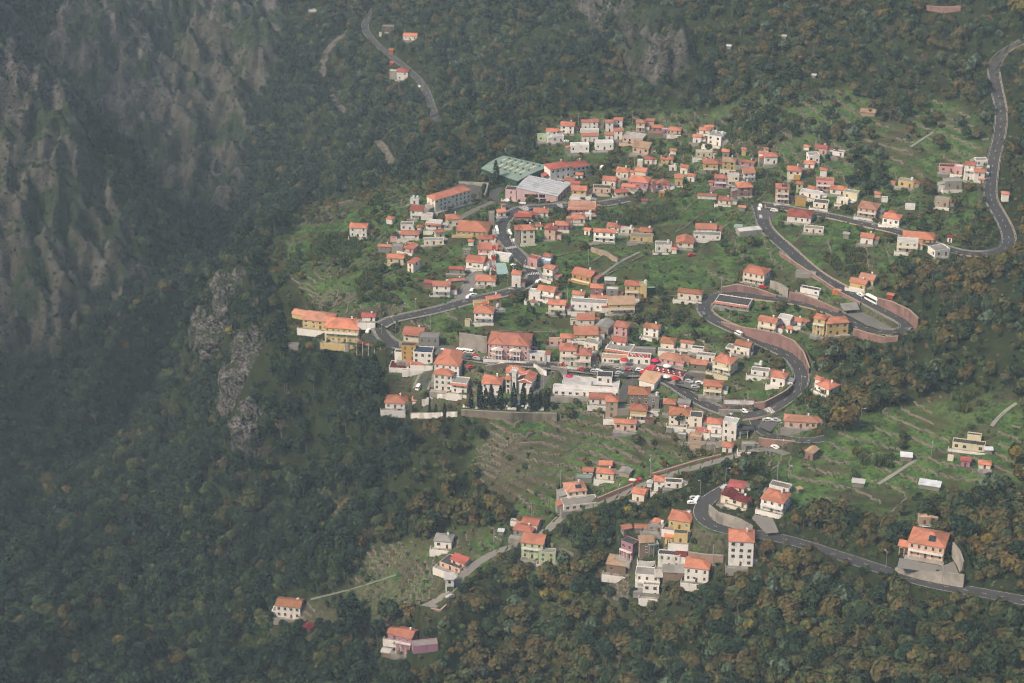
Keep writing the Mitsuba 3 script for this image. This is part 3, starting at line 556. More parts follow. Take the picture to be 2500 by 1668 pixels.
1698 945 1952 1122 -8 .6 flat pink terracotta b|pinkish white house with red roof terrace on the upper right slope
1113 1035 1322 1322 -4 .8 hip peach terracotta sbbL|pink three storey house with solar panel on orange roof beside the upper road
1403 1005 1522 1168 -8 .8 hip green terracotta|pale green house with orange roof uphill of the pink three storey house
1465 1110 1792 1258 -24 .5 flat white white|large white stepped house right of the pink three storey house
1562 1070 1710 1165 -24 .8 hip white orange|orange roof on top of the large white stepped house
1885 1062 2145 1200 -14 .5 hip white orange|white house with orange hip roof above the yellow flat house
1880 1080 1990 1170 -30 .9 gable white orange n|small orange gable left of the white hip roofed house
2088 1110 2312 1282 -24 .6 flat paleyellow grey b|pale yellow flat roofed house at the right end of the upper row
1655 1250 1885 1392 -16 .7 flat cream dark|low cream house with dark flat roof above the upper road
1985 1228 2165 1335 -16 .7 flat cream white|low cream house behind a curved wall above the upper road
1270 1400 1672 1600 -14 .6 hip white red b|white house with red hip roof between upper road and junction lot
1400 1205 1562 1362 -14 .6 flat ochre grey n|orange walled grey roofed store beside the steep concrete lane
1450 1205 1535 1275 -14 .8 hip cream orange n|tiny orange roof on the store beside the steep concrete lane
10 1200 292 1262 -6 .3 gable white terracotta n|long low orange roof at the foot of the rose house
295 1225 518 1335 -14 .6 hip cream terracotta|orange hip roofed house half hidden by trees below the rose house
165 1005 255 1065 -10 .7 gable pink terracotta n|small orange annex left of the mauve pink house
590 1345 712 1432 -14 .5 gable grey salmon n|low old shed with faded roof near the road fork
@2100 330 5.8075
1455 372 1655 650 -22 .7 gable white terracotta bL|tall white house with orange roof in the pink cluster beside the right road
1600 475 1770 682 -6 .7 gable white orange L|white house with bright orange roof nearest the right road
1668 605 1772 688 -6 .6 shed white orange|small white garage with orange roof below the house nearest the right road
1120 405 1345 528 -6 .5 flat pink maroon|low pink porch house at the left end of the pink cluster
1325 410 1465 562 -20 .8 flat pink white|pink middle house of the cluster beside the right road
1620 315 1792 442 4 .7 flat white grey|grey white box house behind the pink cluster
538 600 782 752 -22 .6 flat yellow grey t|yellow flat roofed house with small dome on the right slope
425 662 515 725 -22 .7 gable peach orange n|tiny orange roofed hut left of the yellow domed house
1180 600 1425 775 6 .6 flat concrete concrete|unfinished bare concrete house below the pink cluster
1050 865 1275 1022 -18 .6 flat tan grey|beige house with dark grey flat roof half hidden on the right slope
638 980 778 1062 -8 .6 flat white white n|small white flat hut on the terraced right slope
190 800 310 890 -14 .8 pyr peach orange n|orange pyramid roof behind the pink mansion on the upper road
300 870 395 955 -10 .8 flat white grey n|small white box behind the pink mansion on the upper road
-55 945 302 1178 -22 .7 hip peach salmon bL|pink mansion with pale salmon hip roof on the upper road
300 1110 605 1292 -22 .55 hip white orange bL|white house with double red roofs right of the pink mansion
380 1068 525 1180 -22 .7 hip white red n|upper red roof of the white house right of the pink mansion
1993 798 2115 945 -5 .7 hip white orange n|lone orange roofed house among trees at the right picture edge
1222 1420 1335 1525 -26 .8 gable white maroon|small white outbuilding on the bend of the right road
@1300 270 5.8075
388 158 618 332 -10 .6 gable white terracotta L|white twin house with red roofs, left end of the top row
188 260 362 345 -3 .6 hip white orange|white house with orange hip roof at the top left village corner
72 325 262 442 -5 .5 flat green sage t|pale green flat roofed house at the top left village corner
258 330 442 455 12 .5 flat white white|white flat roofed terrace house below the top left twin house
690 125 814 268 0 .9 gable white terracotta L|upper left unit of the white terraced row houses with red roofs
812 119 936 268 0 .9 gable white terracotta L|upper right unit of the left block of white row houses
690 262 936 330 0 .3 flat white white n|blank white connecting storey of the left block of row houses
690 320 814 444 0 .8 gable white terracotta L|lower left unit of the left block of white row houses
812 318 936 444 0 .8 gable white terracotta L|lower right unit of the left block of white row houses
1030 128 1152 302 0 .8 gable white terracotta L|upper left unit of the right block of white row houses
1150 94 1280 246 0 .8 gable white terracotta L|topmost unit of the right block of white row houses
1030 304 1152 414 0 .8 gable white terracotta L|lower left unit of the right block of white row houses
1150 245 1280 410 0 .8 gable white terracotta L|lower right unit of the right block of white row houses
540 450 796 598 3 .5 flat white white L|white flat fronted row house with two red panels, left front
735 452 796 520 3 .8 shed white red n|small red lean roof on the left front row house
888 415 1142 562 3 .5 flat white white L|white flat fronted row house, right front of the top blocks
1075 415 1142 480 3 .8 shed white red n|small red lean roof on the right front row house
1280 300 1616 482 -20 .7 flat peach white L|large peach building with white flat roof at the top of the village
1412 440 1692 625 -20 .6 shed peach beige L|large peach building front hall with beige roof and red fringe
1458 128 1612 295 -8 .7 hip peach orange b|peach two storey house with orange hip roof at the top right row
1610 110 1742 215 -8 .7 gable peach terracotta n|orange roofed house behind the peach two storey house at the top
1678 200 1872 305 -8 .5 hip lilac orange|mauve house with orange hip roof at the top right row
1645 288 1845 390 -6 .5 flat stone brown n|brown unfinished ruin below the mauve house at the top
1830 245 1948 322 -4 .6 flat lilac white|small mauve flat roofed house in the top right row
1935 232 2118 335 -8 .6 hip peach orange|peach house with orange hip roof, right end of the top row
2262 335 2420 462 -14 .6 gable white orange|white house with orange roof below the upper village edge
1580 645 1712 762 -6 .8 hip cream red|small house with dull red roof below the large peach building
1485 690 1562 815 -4 .9 flat cream white n|narrow cream house half hidden by brown trees
1812 640 2002 745 -4 .6 hip yellow terracotta|yellow house with orange hip roof below the top right row
1172 805 1392 955 -12 .7 hip cream orange|cream house with orange hip roof right of the school car park
982 930 1205 1078 -10 .6 gable cream terracotta|cream house with stacked orange roofs, left part of the old quarter
858 1050 1112 1172 -6 .5 flat peach dark|orange brown flat roofed house, left part of the old quarter
1440 805 1652 955 -18 .7 gable cream orange n|orange roofed house at the top of the old quarter
1350 925 1692 1115 -14 .6 hip lilac orange|large orange roof complex in the middle of the old quarter
1253 1055 1482 1142 -14 .5 gable pink orange|low pink house with orange roof in front of the old quarter complex
1740 965 1962 1130 -10 .6 gablef pink terracotta b|pink gabled house with white trim in the old quarter
1690 985 1760 1172 -6 1.2 gablef rose terracotta n|narrow red roofed strip house left of the pink gabled one
1150 1120 1352 1218 10 .5 gable paleyellow pinkred|low yellow house with pinkish roof near the hall street
2008 905 2142 1060 -4 .7 shed yellow orange|small yellow house with orange lean roof in the old quarter
2180 890 2330 1012 -18 .8 hip white orange|orange hip roofed house at the right end of the old quarter
1938 780 2042 855 -4 .6 flat white white t|small white box with roof tanks above the old quarter
2080 765 2245 905 -24 .8 gable cream orange|orange gabled house above the right end of the old quarter
1790 1150 1870 1225 -4 .8 flat ochre orange|small orange walled house below the pink gabled one
1540 1270 1640 1325 -6 .5 gable grey red n|tiny red roofed shed beside the rubble heap
545 1065 778 1255 -4 .6 gable yellow orange bL|yellow house with orange roof right of the pink hall
508 1290 898 1475 -4 .6 flat peach peach aL|big peach building with orange awning right of the pink hall
530 1253 825 1330 -4 .5 flat peach white s|set back peach top floor with solar panel right of the pink hall
600 900 730 965 -8 .7 hip white orange|small white house with orange roof beside the school
440 960 612 1045 -12 .6 hip cream terracotta n|orange roofed house squeezed between school and pink hall
530 1030 685 1085 -8 .5 gable pink pinkred n|low pinkish roof behind the yellow house by the pink hall
1938 535 2052 622 -10 .8 gable white brown n|small white hut with brown roof in the upper meadow
@1440 890 5.8075
340 778 668 938 -6 .4 gable peach orange|long old pinkish house with orange roof at the foot of the village
1105 615 1450 870 -8 .6 hip cream brown L|cream house with brown hip roof and a dark round tree in front
1410 660 1608 892 -10 1.0 flat cream dark|cream flat roofed block right of the brown hip roofed house
1650 768 1882 955 -8 .6 hip white orange|white house with orange hip roof left of the modern black house
1488 885 1672 1062 -14 .8 flat tan pinkred|old house with pinkish red tin roof below the cream block
1398 960 1602 1125 -16 .6 flat tan tan|half ruined beige house with open roof at the foot of the village
1718 890 1872 985 -8 .6 flat white grey|small white flat roofed house under the white orange roofed one
1698 1000 1895 1108 -8 .6 flat grey white|grey terrace house with white roof left of the modern black house
1880 735 2115 1110 -20 .8 flat white white L|modern white house with orange brown framed window at the plaza
1918 880 2120 1050 -20 .4 flat orange dark n|orange brown frame box on the modern white house
2098 858 2340 1060 10 .6 flat black dark o|black glass box on white posts of the modern house
1860 1108 2052 1255 -14 .7 hip white orange|small white house with orange hip roof below the modern house
1082 888 1172 972 -8 .7 flat grey brown n|small brown roofed shed at the foot of the village
1238 970 1372 1065 -14 .6 flat grey white n|low shed with whitish roof at the foot of the village
780 770 905 850 -4 .6 flat brick maroon n|rusty roofed shed beside the long old pinkish house
2160 1090 2330 1212 0 .5 flat concrete grey g|concrete garage with dark door under the modern black house
@1790 900 5.8075
712 668 1205 860 -8 .42 hip peach salmon L|upper floor with salmon hip roof of the curved peach building
1000 1092 1228 1310 -36 1.3 gablef rose beige|pale gabled barn with beige roof below the curved peach building
@1700 1040 5.8075
328 870 600 1130 -30 1.0 gablef cream maroon L|cream house with steep dark red gable roof inside the lower hairpin
430 810 735 950 -18 .6 hip cream pinkred|rear wing with dull red hip roof of the dark red gabled house
470 985 795 1168 -30 .5 hip cream maroon|front wing with dark red roof of the gabled house in the hairpin
895 930 1352 1252 -26 .75 hip white orange bL|white house with large orange hip roof above the grey apron
1035 820 1352 965 -26 .5 flat white concrete|white flat roofed ruin behind the large orange hip roof
1408 865 1512 965 30 .7 shed grey beige n|small tilted tin roof hut beside the terraced field
@1470 1240 5.8075
925 60 1318 322 -16 .65 hip yellow orange tL|large pale yellow house with orange hip roof in the bottom hamlet
1015 300 1218 500 -8 .6 flat yellow dark|yellow flat roofed house with dark roof in the bottom hamlet
873 345 1018 512 -8 .8 shed yellow orange|yellow house with orange lean roof left of the dark flat roofed one
650 190 905 352 -22 .7 flat grey grey t|grey roof terrace house at the top of the bottom hamlet
695 145 845 275 -22 1.0 gablef cream orange n|small orange gable on the grey roof terrace house
253 240 430 402 18 .7 gable grey orange|grey house with orange ridge roof at the upper left of the hamlet
455 258 645 352 -4 .5 gable grey orange n|orange roofed house beside the grey one at the upper left of the hamlet
270 400 512 735 -36 .8 flat lilac dark bbL|round balconied pinkish house with dark flat roof in the bottom hamlet
508 395 735 742 6 .6 shed brick beige L|bare brick block with pale tile roof in the middle of the hamlet
640 470 802 702 14 .6 flat teal sage o|light teal porch house right of the bare brick block
48 690 402 952 -14 .7 hip brick tan|large brownish barn with tan hip roof at the left of the hamlet
795 590 1110 862 -10 .4 flat white dark L|long white house with dark flat roof in the middle of the hamlet
1030 632 1202 745 -8 .6 shed white maroon n|dark red awning roof on the long white house
850 815 1182 1042 -6 .4 shed brick grey n|brown block house with grey lean roof below the long white house
1150 730 1558 1072 -12 .6 hip white orange L|white house with orange hip roof at the lower right of the hamlet
470 830 828 1155 -8 .6 flat white concrete bL|white terraced house with roof clutter at the bottom of the hamlet
580 1040 810 1270 -8 .4 flat white grey|white lower floor at the very bottom of the hamlet
1775 330 2162 832 -5 .8 hip white orange LL|tall white tower house with orange pyramid roof beside the bottom road
@1230 1060 4.947
712 590 1005 822 12 .7 hip cream salmon sbL|cream house with solar panel on salmon roof beside the lower lane
690 770 1135 925 12 .45 flat cream concrete gL|cream garage floor with white door beside the lower lane
1108 415 1352 555 -10 .45 hip cream orange|cream cottage with orange roof in the hamlet above the lower lane
943 410 1092 505 -6 .6 gable cream terracotta|small orange roofed cottage left in the hamlet above the lower lane
1145 350 1312 425 -4 .5 shed grey orange n|grey shed with orange strip roof behind the cream cottage
1378 415 1565 528 -24 .9 gablef tan grey n|beige gabled barn right of the cream cottage
868 480 1062 590 -4 .5 flat grey sage n|grey terrace with green netting left of the cream cottage
1535 655 1752 825 -22 .8 gable cream orange|cream gabled house on the lower side of the lane
1800 512 1962 692 -8 .7 hip white orange|white house with orange hip roof on the lower side of the lane
1945 530 2155 655 -6 .5 flat white dark|white flat roofed wing right of the white lane house
1718 550 1808 645 -14 .8 gablef white white n|small white gabled garage on the lower side of the lane
@1000 1230 5.8075
343 440 638 642 -10 .6 hip white grey|white cottage with grey hip roof alone above the lower left terraces
433 735 852 992 -34 .7 flat peach dark|peach half flat roofed farmhouse beside the lower lane
575 735 850 930 -34 .5 shed peach red|sloping red roof half of the peach farmhouse beside the lower lane
493 985 640 1245 4 .9 shed white white g|white garage with pale roof beside the lower lane
1575 210 1882 372 -20 .6 gable white terracotta n|upper red roof of the pair at the lane curve
1462 300 1800 492 -20 .5 hip grey terracotta|lower red roofed house of the pair at the lane curve
1430 245 1602 335 -14 .5 flat white cream n|small white flat roofed house left of the red roofed pair
1578 430 1932 792 -12 .55 shed green orange bL|light green house with orange roofs beside the lower lane
1835 625 2075 835 -6 .5 flat green concrete|light green flat terrace block right of the light green house
1245 390 1348 452 -10 .7 shed grey metal n|tiny tin roofed hut in the garden left of the light green house
@640 1400 5.109
175 325 525 572 -10 .45 gable white brown tL|lone white farmhouse with brown roof and grey awning, bottom left
130 455 525 560 -10 .3 flat white grey n|grey awning terrace in front of the lone white farmhouse
485 608 662 752 -30 1.0 gablef brick maroon|dark wooden shed with maroon roof below the lone white farmhouse
1660 700 1948 1012 -20 .8 gable lilac terracotta bL|mauve pink house with orange roof at the bottom
1560 688 1775 832 -14 .6 gable lilac orange|small pink annex behind the mauve pink house at the bottom
1870 810 2190 1005 10 .4 flat lilac grey n|mauve walled terrace right of the mauve pink house
1478 935 1638 1058 -18 .8 gable brick white n|small striped tin roof shed left of the mauve pink house
@2060 940 5.28
1405 680 1818 872 -16 .3 flat paleyellow dark L|long lemon yellow farmhouse with dark flat roof on the right terraces
1593 608 1775 722 -16 .4 flat paleyellow dark n|lemon yellow tank box on the roof behind the long farmhouse
1488 928 1652 1062 -14 .7 gable lilac pinkred|small old pink house with rusty roof below the lemon yellow farmhouse
1722 993 1905 1088 -10 .5 hip cream orange|small house with orange roof below the lemon yellow farmhouse
722 893 888 985 -8 .6 shed brick metal n|brown hut with rusty tin roof in the middle of the terraces
95 1245 275 1325 -14 .5 shed grey white n|long tin shelter at the lower left of the terraced field
958 1240 1255 1372 -18 .4 shed grey metal n|row of tin sheds at the lower edge of the terraces
1808 813 1925 895 -6 .6 shed grey metal n|tin roof shelter right of the lemon yellow farmhouse
1338 930 1415 985 -20 .5 flat cream grey n|little roofless wall ruin left of the small old pink house
@2060 1230 5.28
800 362 1375 745 -20 .62 hip peach orange bbsLL|new peach villa with big orange hip roof above the bottom right road
690 480 880 690 -20 .6 shed peach orange o|left veranda roof of the new peach villa
958 128 1118 272 -4 .6 flat tan tan|lone beige stone hut above the new peach villa
@650 0 3.357
1068 558 1178 658 -8 .7 hip white red|white house with red roof beside the far valley road
952 203 1048 266 -4 .5 flat stone grey|grey stone ruin in the far upper valley
1122 270 1245 332 -6 .5 gable white orange|white and orange farmhouse in the far upper valley
1003 398 1048 432 -6 .7 gable orange orange n|tiny orange hut beside the far valley road
1010 508 1078 537 -8 .5 gable red red n|low red roof just behind the white house in the far valley
345 84 412 107 -4 .4 gable white white n|two tiny white huts at the top left of the valley
1012 568 1072 652 -8 .8 flat concrete white n|pale lean-to left of the white house in the far valley
@1250 0 3.357
1755 378 1800 405 -10 .6 shed grey white n|tiny white roof in the wood at the top, lower of two
2205 298 2252 325 -10 .6 shed grey white n|tiny white roof in the wood at the top, higher of two
@1850 0 3.615
470 655 520 695 -20 .6 shed grey white n|tiny white roof shed in the upper right meadow
900 960 1050 1030 -16 .5 gable tan beige n|old beige shed in the upper right meadow
@1150 360 7.833
1390 282 1912 642 24 .5 hip white red L|white school wing with red hip roof touching the green hall
1722 268 2272 565 24 .45 hip white red L|white school wing with red hip roof and flagpoles, right of the other wing
660 738 885 1012 -8 .9 flat palepink dark|square pink stair tower at the left corner of the pink hall
@1000 800 5.8075
1110 82 1745 472 -8 .5 hip pink terracotta L|large pink mansion with two white porches beside the church car park
1518 600 1815 952 -15 1.45 gablef white terracotta nL|white church nave with gabled front and red tiled roof
1395 1148 1452 1216 -6 .9 gablef white white n|left one of two tiny white tomb chapels under the cypresses
1448 1144 1506 1220 -6 .9 gablef white white n|right one of two tiny white tomb chapels under the cypresses
@1300 760 5.8075
425 865 1245 1150 -7 .5 flat white white n|broad white market building with paved roof terrace in the village centre
300 1075 1185 1232 -7 .22 flat white white|lower canopy floor of the market building
912 848 1140 1022 -7 .8 flat white dark|white lift house with dark roof on the market terrace"""
def rot(a): c, s = math.cos(a), math.sin(a); return np.array([[c, -s, 0], [s, c, 0], [0, 0, 1]])
def hip_roof(w, d, h, rise, e, form):
    """Eave corners, ridge and a thin fascia; z from h upwards."""
    X, Y, t = w / 2 + e, d / 2 + e, 0.16
    c = [(-X, -Y), (X, -Y), (X, Y), (-X, Y)]
    if form == 'gable': r = [(-X, 0), (X, 0)]
    elif form == 'gablef': r = [(0, -Y), (0, Y)]
    elif form == 'pyr': r = [(0, 0), (0, 0)]
    elif w >= d: r = [(-(X - Y * 0.92), 0), (X - Y * 0.92, 0)]
    else: r = [(0, -(Y - X * 0.92)), (0, Y - X * 0.92)]
    v = [(x, y, h) for x, y in c] + [(x, y, h + t) for x, y in c] + [(x, y, h + t + rise) for x, y in r]
    f = [(0, 2, 1), (0, 3, 2)] + [(i, (i + 1) % 4, (i + 1) % 4 + 4) for i in range(4)] + [(i, (i + 1) % 4 + 4, i + 4) for i in range(4)]
    if form == 'gablef' or (form in ('hip', 'pyr') and w < d): f += [(4, 5, 8), (6, 7, 9), (5, 6, 9), (5, 9, 8), (7, 4, 8), (7, 8, 9)]
    else: f += [(4, 5, 9), (4, 9, 8), (6, 7, 8), (6, 8, 9), (5, 6, 9), (7, 4, 8)]
    ms = [(np.array(v, float), np.array(f))]
    ring = {8: [4, 7], 9: [5, 6]} if not (form == 'gablef' or (form in ('hip', 'pyr') and w < d)) else {8: [4, 5], 9: [6, 7]}
    p = np.array(v, float)
    for a, b in [(8, 9)] + ([(k, x) for k in ring for x in ring[k]] if form in ('hip', 'pyr') else []):
        if np.linalg.norm(p[a] - p[b]) > 0.5: ms.append(limb_(p[a] + [0, 0, .03], p[b] + [0, 0, .03], .13))
    return join(ms)
def limb_(p0, p1, r, k=4):
    a = (np.arange(k) + .5) * 2 * np.pi / k; t = (p1 - p0) / np.linalg.norm(p1 - p0); u = np.cross(t, [0.13, 0.27, .95]); u /= np.linalg.norm(u) + 1e-9; ww = np.cross(t, u)
    ring = (np.cos(a)[:, None] * u + np.sin(a)[:, None] * ww) * r; i = np.arange(k)
    return np.vstack([p0 + ring, p1 + ring]), np.vstack([np.stack([i, (i + 1) % k, (i + 1) % k + k, i + k], -1), [[0, 1, 2, 3], [4, 5, 6, 7]]])
PLY = {}
def cached(key, make):
    if key not in PLY: PLY[key] = make()
    return PLY[key]
def ring_box(w, d, z0, z1, t):
    return join([box(-w / 2, w / 2, -d / 2, -d / 2 + t, z0, z1), box(-w / 2, w / 2, d / 2 - t, d / 2, z0, z1), box(-w / 2, -w / 2 + t, -d / 2 + t, d / 2 - t, z0, z1), box(w / 2 - t, w / 2, -d / 2 + t, d / 2 - t, z0, z1)])
def cyl(r, z0, z1, x=0, y=0, k=8):
    a = np.arange(k) * 2 * np.pi / k; c = np.stack([x + r * np.cos(a), y + r * np.sin(a)], -1); i = np.arange(k)
    v = np.vstack([np.c_[c, np.full(k, z0)], np.c_[c, np.full(k, z1)], [[x, y, z1]]])
    return v, np.vstack([np.stack([i, (i + 1) % k, (i + 1) % k + k], -1), np.stack([i, (i + 1) % k + k, i + k], -1), np.stack([i + k, (i + 1) % k + k, 0 * i + 2 * k], -1)])
def prism_wall(w, d, z0, h, rise, form):
    """House walls, with the gable triangles."""
    ms = [box(-w / 2, w / 2, -d / 2, d / 2, z0, h)]
    if form == 'gable':
        for x in (-w / 2, w / 2): ms.append((np.array([[x, -d / 2, h], [x, d / 2, h], [x, 0, h + rise * .96]]), np.array([[0, 1, 2]])))
    if form == 'gablef':
        for y in (-d / 2, d / 2): ms.append((np.array([[-w / 2, y, h], [w / 2, y, h], [0, y, h + rise * .96]]), np.array([[0, 1, 2]])))
    if form == 'shed':
        ms.append((np.array([[-w / 2, -d / 2, h], [w / 2, -d / 2, h], [w / 2, d / 2, h], [-w / 2, d / 2, h], [-w / 2, d / 2, h + rise], [w / 2, d / 2, h + rise]]), np.array([[0, 3, 4], [1, 5, 2], [3, 2, 5], [3, 5, 4]])))
    return join(ms)
HOUSE_BOXES, HOUSE_AT = [], {}
def fit(x0, y0, x1, y1, yaw, dr, form):
    if form in ('hip', 'gable', 'pyr') and dr >= .45: dr = max(dr, min(dr * 1.35, .95))
    a = math.radians(yaw); ca, sa = math.cos(a), abs(math.sin(a)); xc = (x0 + x1) / 2
    g = hit1(xc, y1); dep = project(g)[2]; s = FPX / dep
    w = (x1 - x0) / s / (ca + dr * sa); e = 0.45 if form != 'flat' else 0.0
    w = max(w * 1.04 - 2 * e, 1.6); d = dr * w; back = d / 2 * ca + w / 2 * sa
    cy = g[1] + back; ry = ray(xc, (y0 + y1) / 2); cx = ry[0] / ry[1] * cy
    rise = 0.0
    if form in ('hip', 'gable', 'pyr'): rise = 0.40 * (min(w, d) if form != 'gable' else d) / 2 + .15
    if form == 'gablef': rise = 0.42 * w / 2 + .15
    if form == 'shed': rise = 0.28 * d
    top_y = cy + {'flat': back, 'shed': d / 2 * ca}.get(form, 0.0) + (d / 2 * ca if form == 'gablef' else 0)
    rt = ray(xc, y0); zt = HC + rt[2] / rt[1] * top_y
    h = zt - g[2] - rise - (0.2 if form != 'flat' else 0.35)
    if h < 2.2 and form not in ('flat',): rise = max(rise * .6, rise - (2.2 - h)); 
    return np.array([cx, cy, g[2]]), w, d, float(np.clip(zt - g[2] - rise - .2, 2.1, 15.0)), rise, a, s, e
def house(x0, y0, x1, y1, yaw, dr, form, wall, roof, opt, label, cat=None):
    c, w, d, h, rise, a, s, e = fit(x0, y0, x1, y1, yaw, dr, form)
    rs = np.random.default_rng(int(x0 * 7 + y0 * 13))
    words = set(label.replace(',', ' ').split())
    kind = next((k for k in ('school', 'hotel', 'restaurant', 'garage', 'barn', 'shed', 'hut', 'kiosk', 'villa', 'residence', 'ruin', 'farmhouse', 'cottage', 'warehouse', 'shelter', 'shop', 'store', 'mansion', 'church', 'tower', 'chapels', 'market', 'lift', 'terrace') if k in words), 'house')
    key = thing(dict(ruin='ruined_house', school='school_block', store='storehouse', tower='house', chapels='tomb_chapel', market='market_hall', lift='lift_house', terrace='house').get(kind, kind if kind != 'house' else 'house'), label, cat or dict(residence='house', villa='house', farmhouse='house', cottage='house', ruin='ruin', tower='house', chapels='tomb', market='market hall', lift='lift house', terrace='house', mansion='house').get(kind, kind))
    HOUSE_BOXES.append((x0, y0, x1, y1, FPX / s)); HOUSE_AT[key] = (c, w, d, h, a)
    W = T().translate(c.tolist()).rotate([0, 0, 1], math.degrees(a))
    put(key, 'wall', prism_wall(w, d, -3.2, h, rise, form), 'm_wall', wuv(wall), to_world=W) if 'o' not in opt else put(key, 'post', join([box(x - .15, x + .15, y - .15, y + .15, -3, h) for x in np.linspace(-w / 2 + .3, w / 2 - .3, 3) for y in (-d / 2 + .3, d / 2 - .3)] + [box(-w / 2, w / 2, d / 2 - .25, d / 2, -3, h)]), 'm_wall', wuv('white' if wall == 'black' else wall), to_world=W)
    if form == 'flat':
        put(key, 'parapet', ring_box(w + .06, d + .06, h + .001, h + .45, .22), 'm_wall', wuv(wall), to_world=W)
        put(key, 'roof', box(-w / 2 + .22, w / 2 - .22, -d / 2 + .22, d / 2 - .22, h - .1, h + .08), 'm_roof', ruv(roof), to_world=W)
    elif form == 'shed':
        X, Y = w / 2 + e, d / 2 + e; k_ = rise / d
        v = np.array([[sx * X, sy * Y, h + .03 + zz + (sy * Y + d / 2) * k_] for zz in (0, .16) for sy in (-1, 1) for sx in (-1, 1)]); put(key, 'roof', (v, BOXF), 'm_roof', ruv(roof), to_world=W)
    else: put(key, 'roof', hip_roof(w, d, h, rise, e, form), 'm_roof', ruv(roof), to_world=W)
    zr = h + .1
    if 'n' not in opt and 'o' not in opt:
        ns = max(1, int(round(h / 3.0))); fh = h / ns; ww = float(rs.choice([.85, 1.0, 1.15, 1.35])); wh = min(1.35, fh * .5); frame = s > 4.3
        shut = rs.uniform() < .22
        faces = [(0, w, d / 2)] + ([(1, d, w / 2)] if yaw < -5 else []) + ([(-1, d, w / 2)] if yaw > 5 else [])
        for sd, L, off in faces:
            n = max(1, min(int((L - .6) / (3.0 if 'L' not in opt else 2.7)), 9)) if L > 1.8 else 0
            for i in range(ns):
                for j in range(n):
                    if rs.uniform() < (.10 if sd == 0 else .3): continue
                    x = (j + .5) / n * L - L / 2 + rs.normal(0, .08); zc = i * fh + fh * .56
                    door = i == 0 and sd == 0 and j == n // 2
                    M = W.rotate([0, 0, 1], 90.0 * sd).translate([float(x), float(-off), float(1.05 if door else zc)])
                    if door:
                        scene[numbered(key + '__door')] = {**cached(('door',), lambda: mikit.ply(box(-.5, .5, -.06, .05, -1.05, 1.05), 'm_door')), 'to_world': M}
                        continue
                    wk = numbered(key + '__window')
                    if frame:
                        scene[wk] = {**cached(('frame', ww, round(wh, 1)), lambda: mikit.ply(join([box(-ww / 2 - .1, ww / 2 + .1, -.10, .02, -wh / 2 - .14, -wh / 2), box(-ww / 2 - .1, ww / 2 + .1, -.06, .02, wh / 2, wh / 2 + .1), box(-ww / 2 - .1, -ww / 2, -.06, .02, -wh / 2, wh / 2), box(ww / 2, ww / 2 + .1, -.06, .02, -wh / 2, wh / 2), box(-.03, .03, -.05, .02, -wh / 2, wh / 2)]), 'm_wall', uv=flat_uv(np.zeros(40), wuv('tan' if wall in ('white', 'cream') else 'white')))), 'to_world': M}
                    scene[wk + '__pane' if frame else wk] = {**cached(('pane', ww, round(wh, 1), shut), lambda: mikit.ply(box(-ww / 2, ww / 2, -.035, .03, -wh / 2, wh / 2), 'm_shutter' if shut else 'm_glass')), 'to_world': M}
    if 'b' in opt:
        ns = max(1, int(round(h / 3.0))); z = h / ns * (ns - 1) if ns > 1 else .35; bd = min(1.5, d * .3)
        for q_ in range(opt.count('b')):
            zz = z - q_ * h / ns
            if zz < .3: break
            put(key, 'balcony', join([box(-w / 2 * .96, w / 2 * .96, -d / 2 - bd, -d / 2 - .003, zz - .15, zz), box(-w / 2 * .96, w / 2 * .96, -d / 2 - bd, -d / 2 - bd + .1, zz + .002, zz + .9)] + [box(x - .08, x + .08, -d / 2 - bd + .12, -d / 2 - bd + .28, -2, zz - .152) for x in np.linspace(-w * .46, w * .46, 4)]), 'm_wall', wuv('white' if wall not in ('white', 'cream') else wall), to_world=W)
    if 'c' in opt or (form in ('hip', 'gable') and rs.uniform() < .45 and w > 6): put(key, 'chimney', join([box(w * .22 - .3, w * .22 + .3, d * .12 - .3, d * .12 + .3, h, h + rise + .9), box(w * .22 - .4, w * .22 + .4, d * .12 - .4, d * .12 + .4, h + rise + .9, h + rise + 1.05)]), 'm_wall', wuv('white'), to_world=W)
    for q_ in range(opt.count('t')): put(key, 'water_tank', join([cyl(.75, zr, zr + 1.5, w * (.3 - .45 * q_), d * .25), cyl(.45, zr + 1.5, zr + 1.75, w * (.3 - .45 * q_), d * .25)]), 'm_wall', wuv('tank'), to_world=W)
    if 's' in opt:
        k_ = rise / (d / 2 + e) if form == 'hip' else .4; px_ = w * .12
        v = np.array([[px_ + sx * 1.4, y, h + .25 + zz + (y + d / 2 + e) * k_] for zz in (.05, .15) for y in (-d * .36, -d * .14) for sx in (-1, 1)]); put(key, 'solar_panel', (v, BOXF), 'm_glass', to_world=W)
    if 'a' in opt: put(key, 'awning', (np.array([[sx * (w / 2 + .5), y, h * .98 + dz] for dz in (-.05, .1) for y, in ((-d / 2 - 1.2,), (-d / 2 + .0,)) for sx in (-1, 1)]) + np.array([[0, 0, z_] for z_ in (-.5, -.5, .1, .1) * 2]), BOXF), 'm_roof', ruv('terracotta'), to_world=W)
    for q_ in range({'g': 1, 'G': 3}.get(next((k for k in opt if k in 'gG'), ''), 0)):
        x = w * .05 * (q_ == 0) + (q_ - 1) * w * .2 * ('G' in opt); put(key, 'garage_door', box(x - 1.5, x + 1.5, -d / 2 - .05, -d / 2 + .05, 0, min(2.5, h * .8)), 'm_shutter', to_world=W)
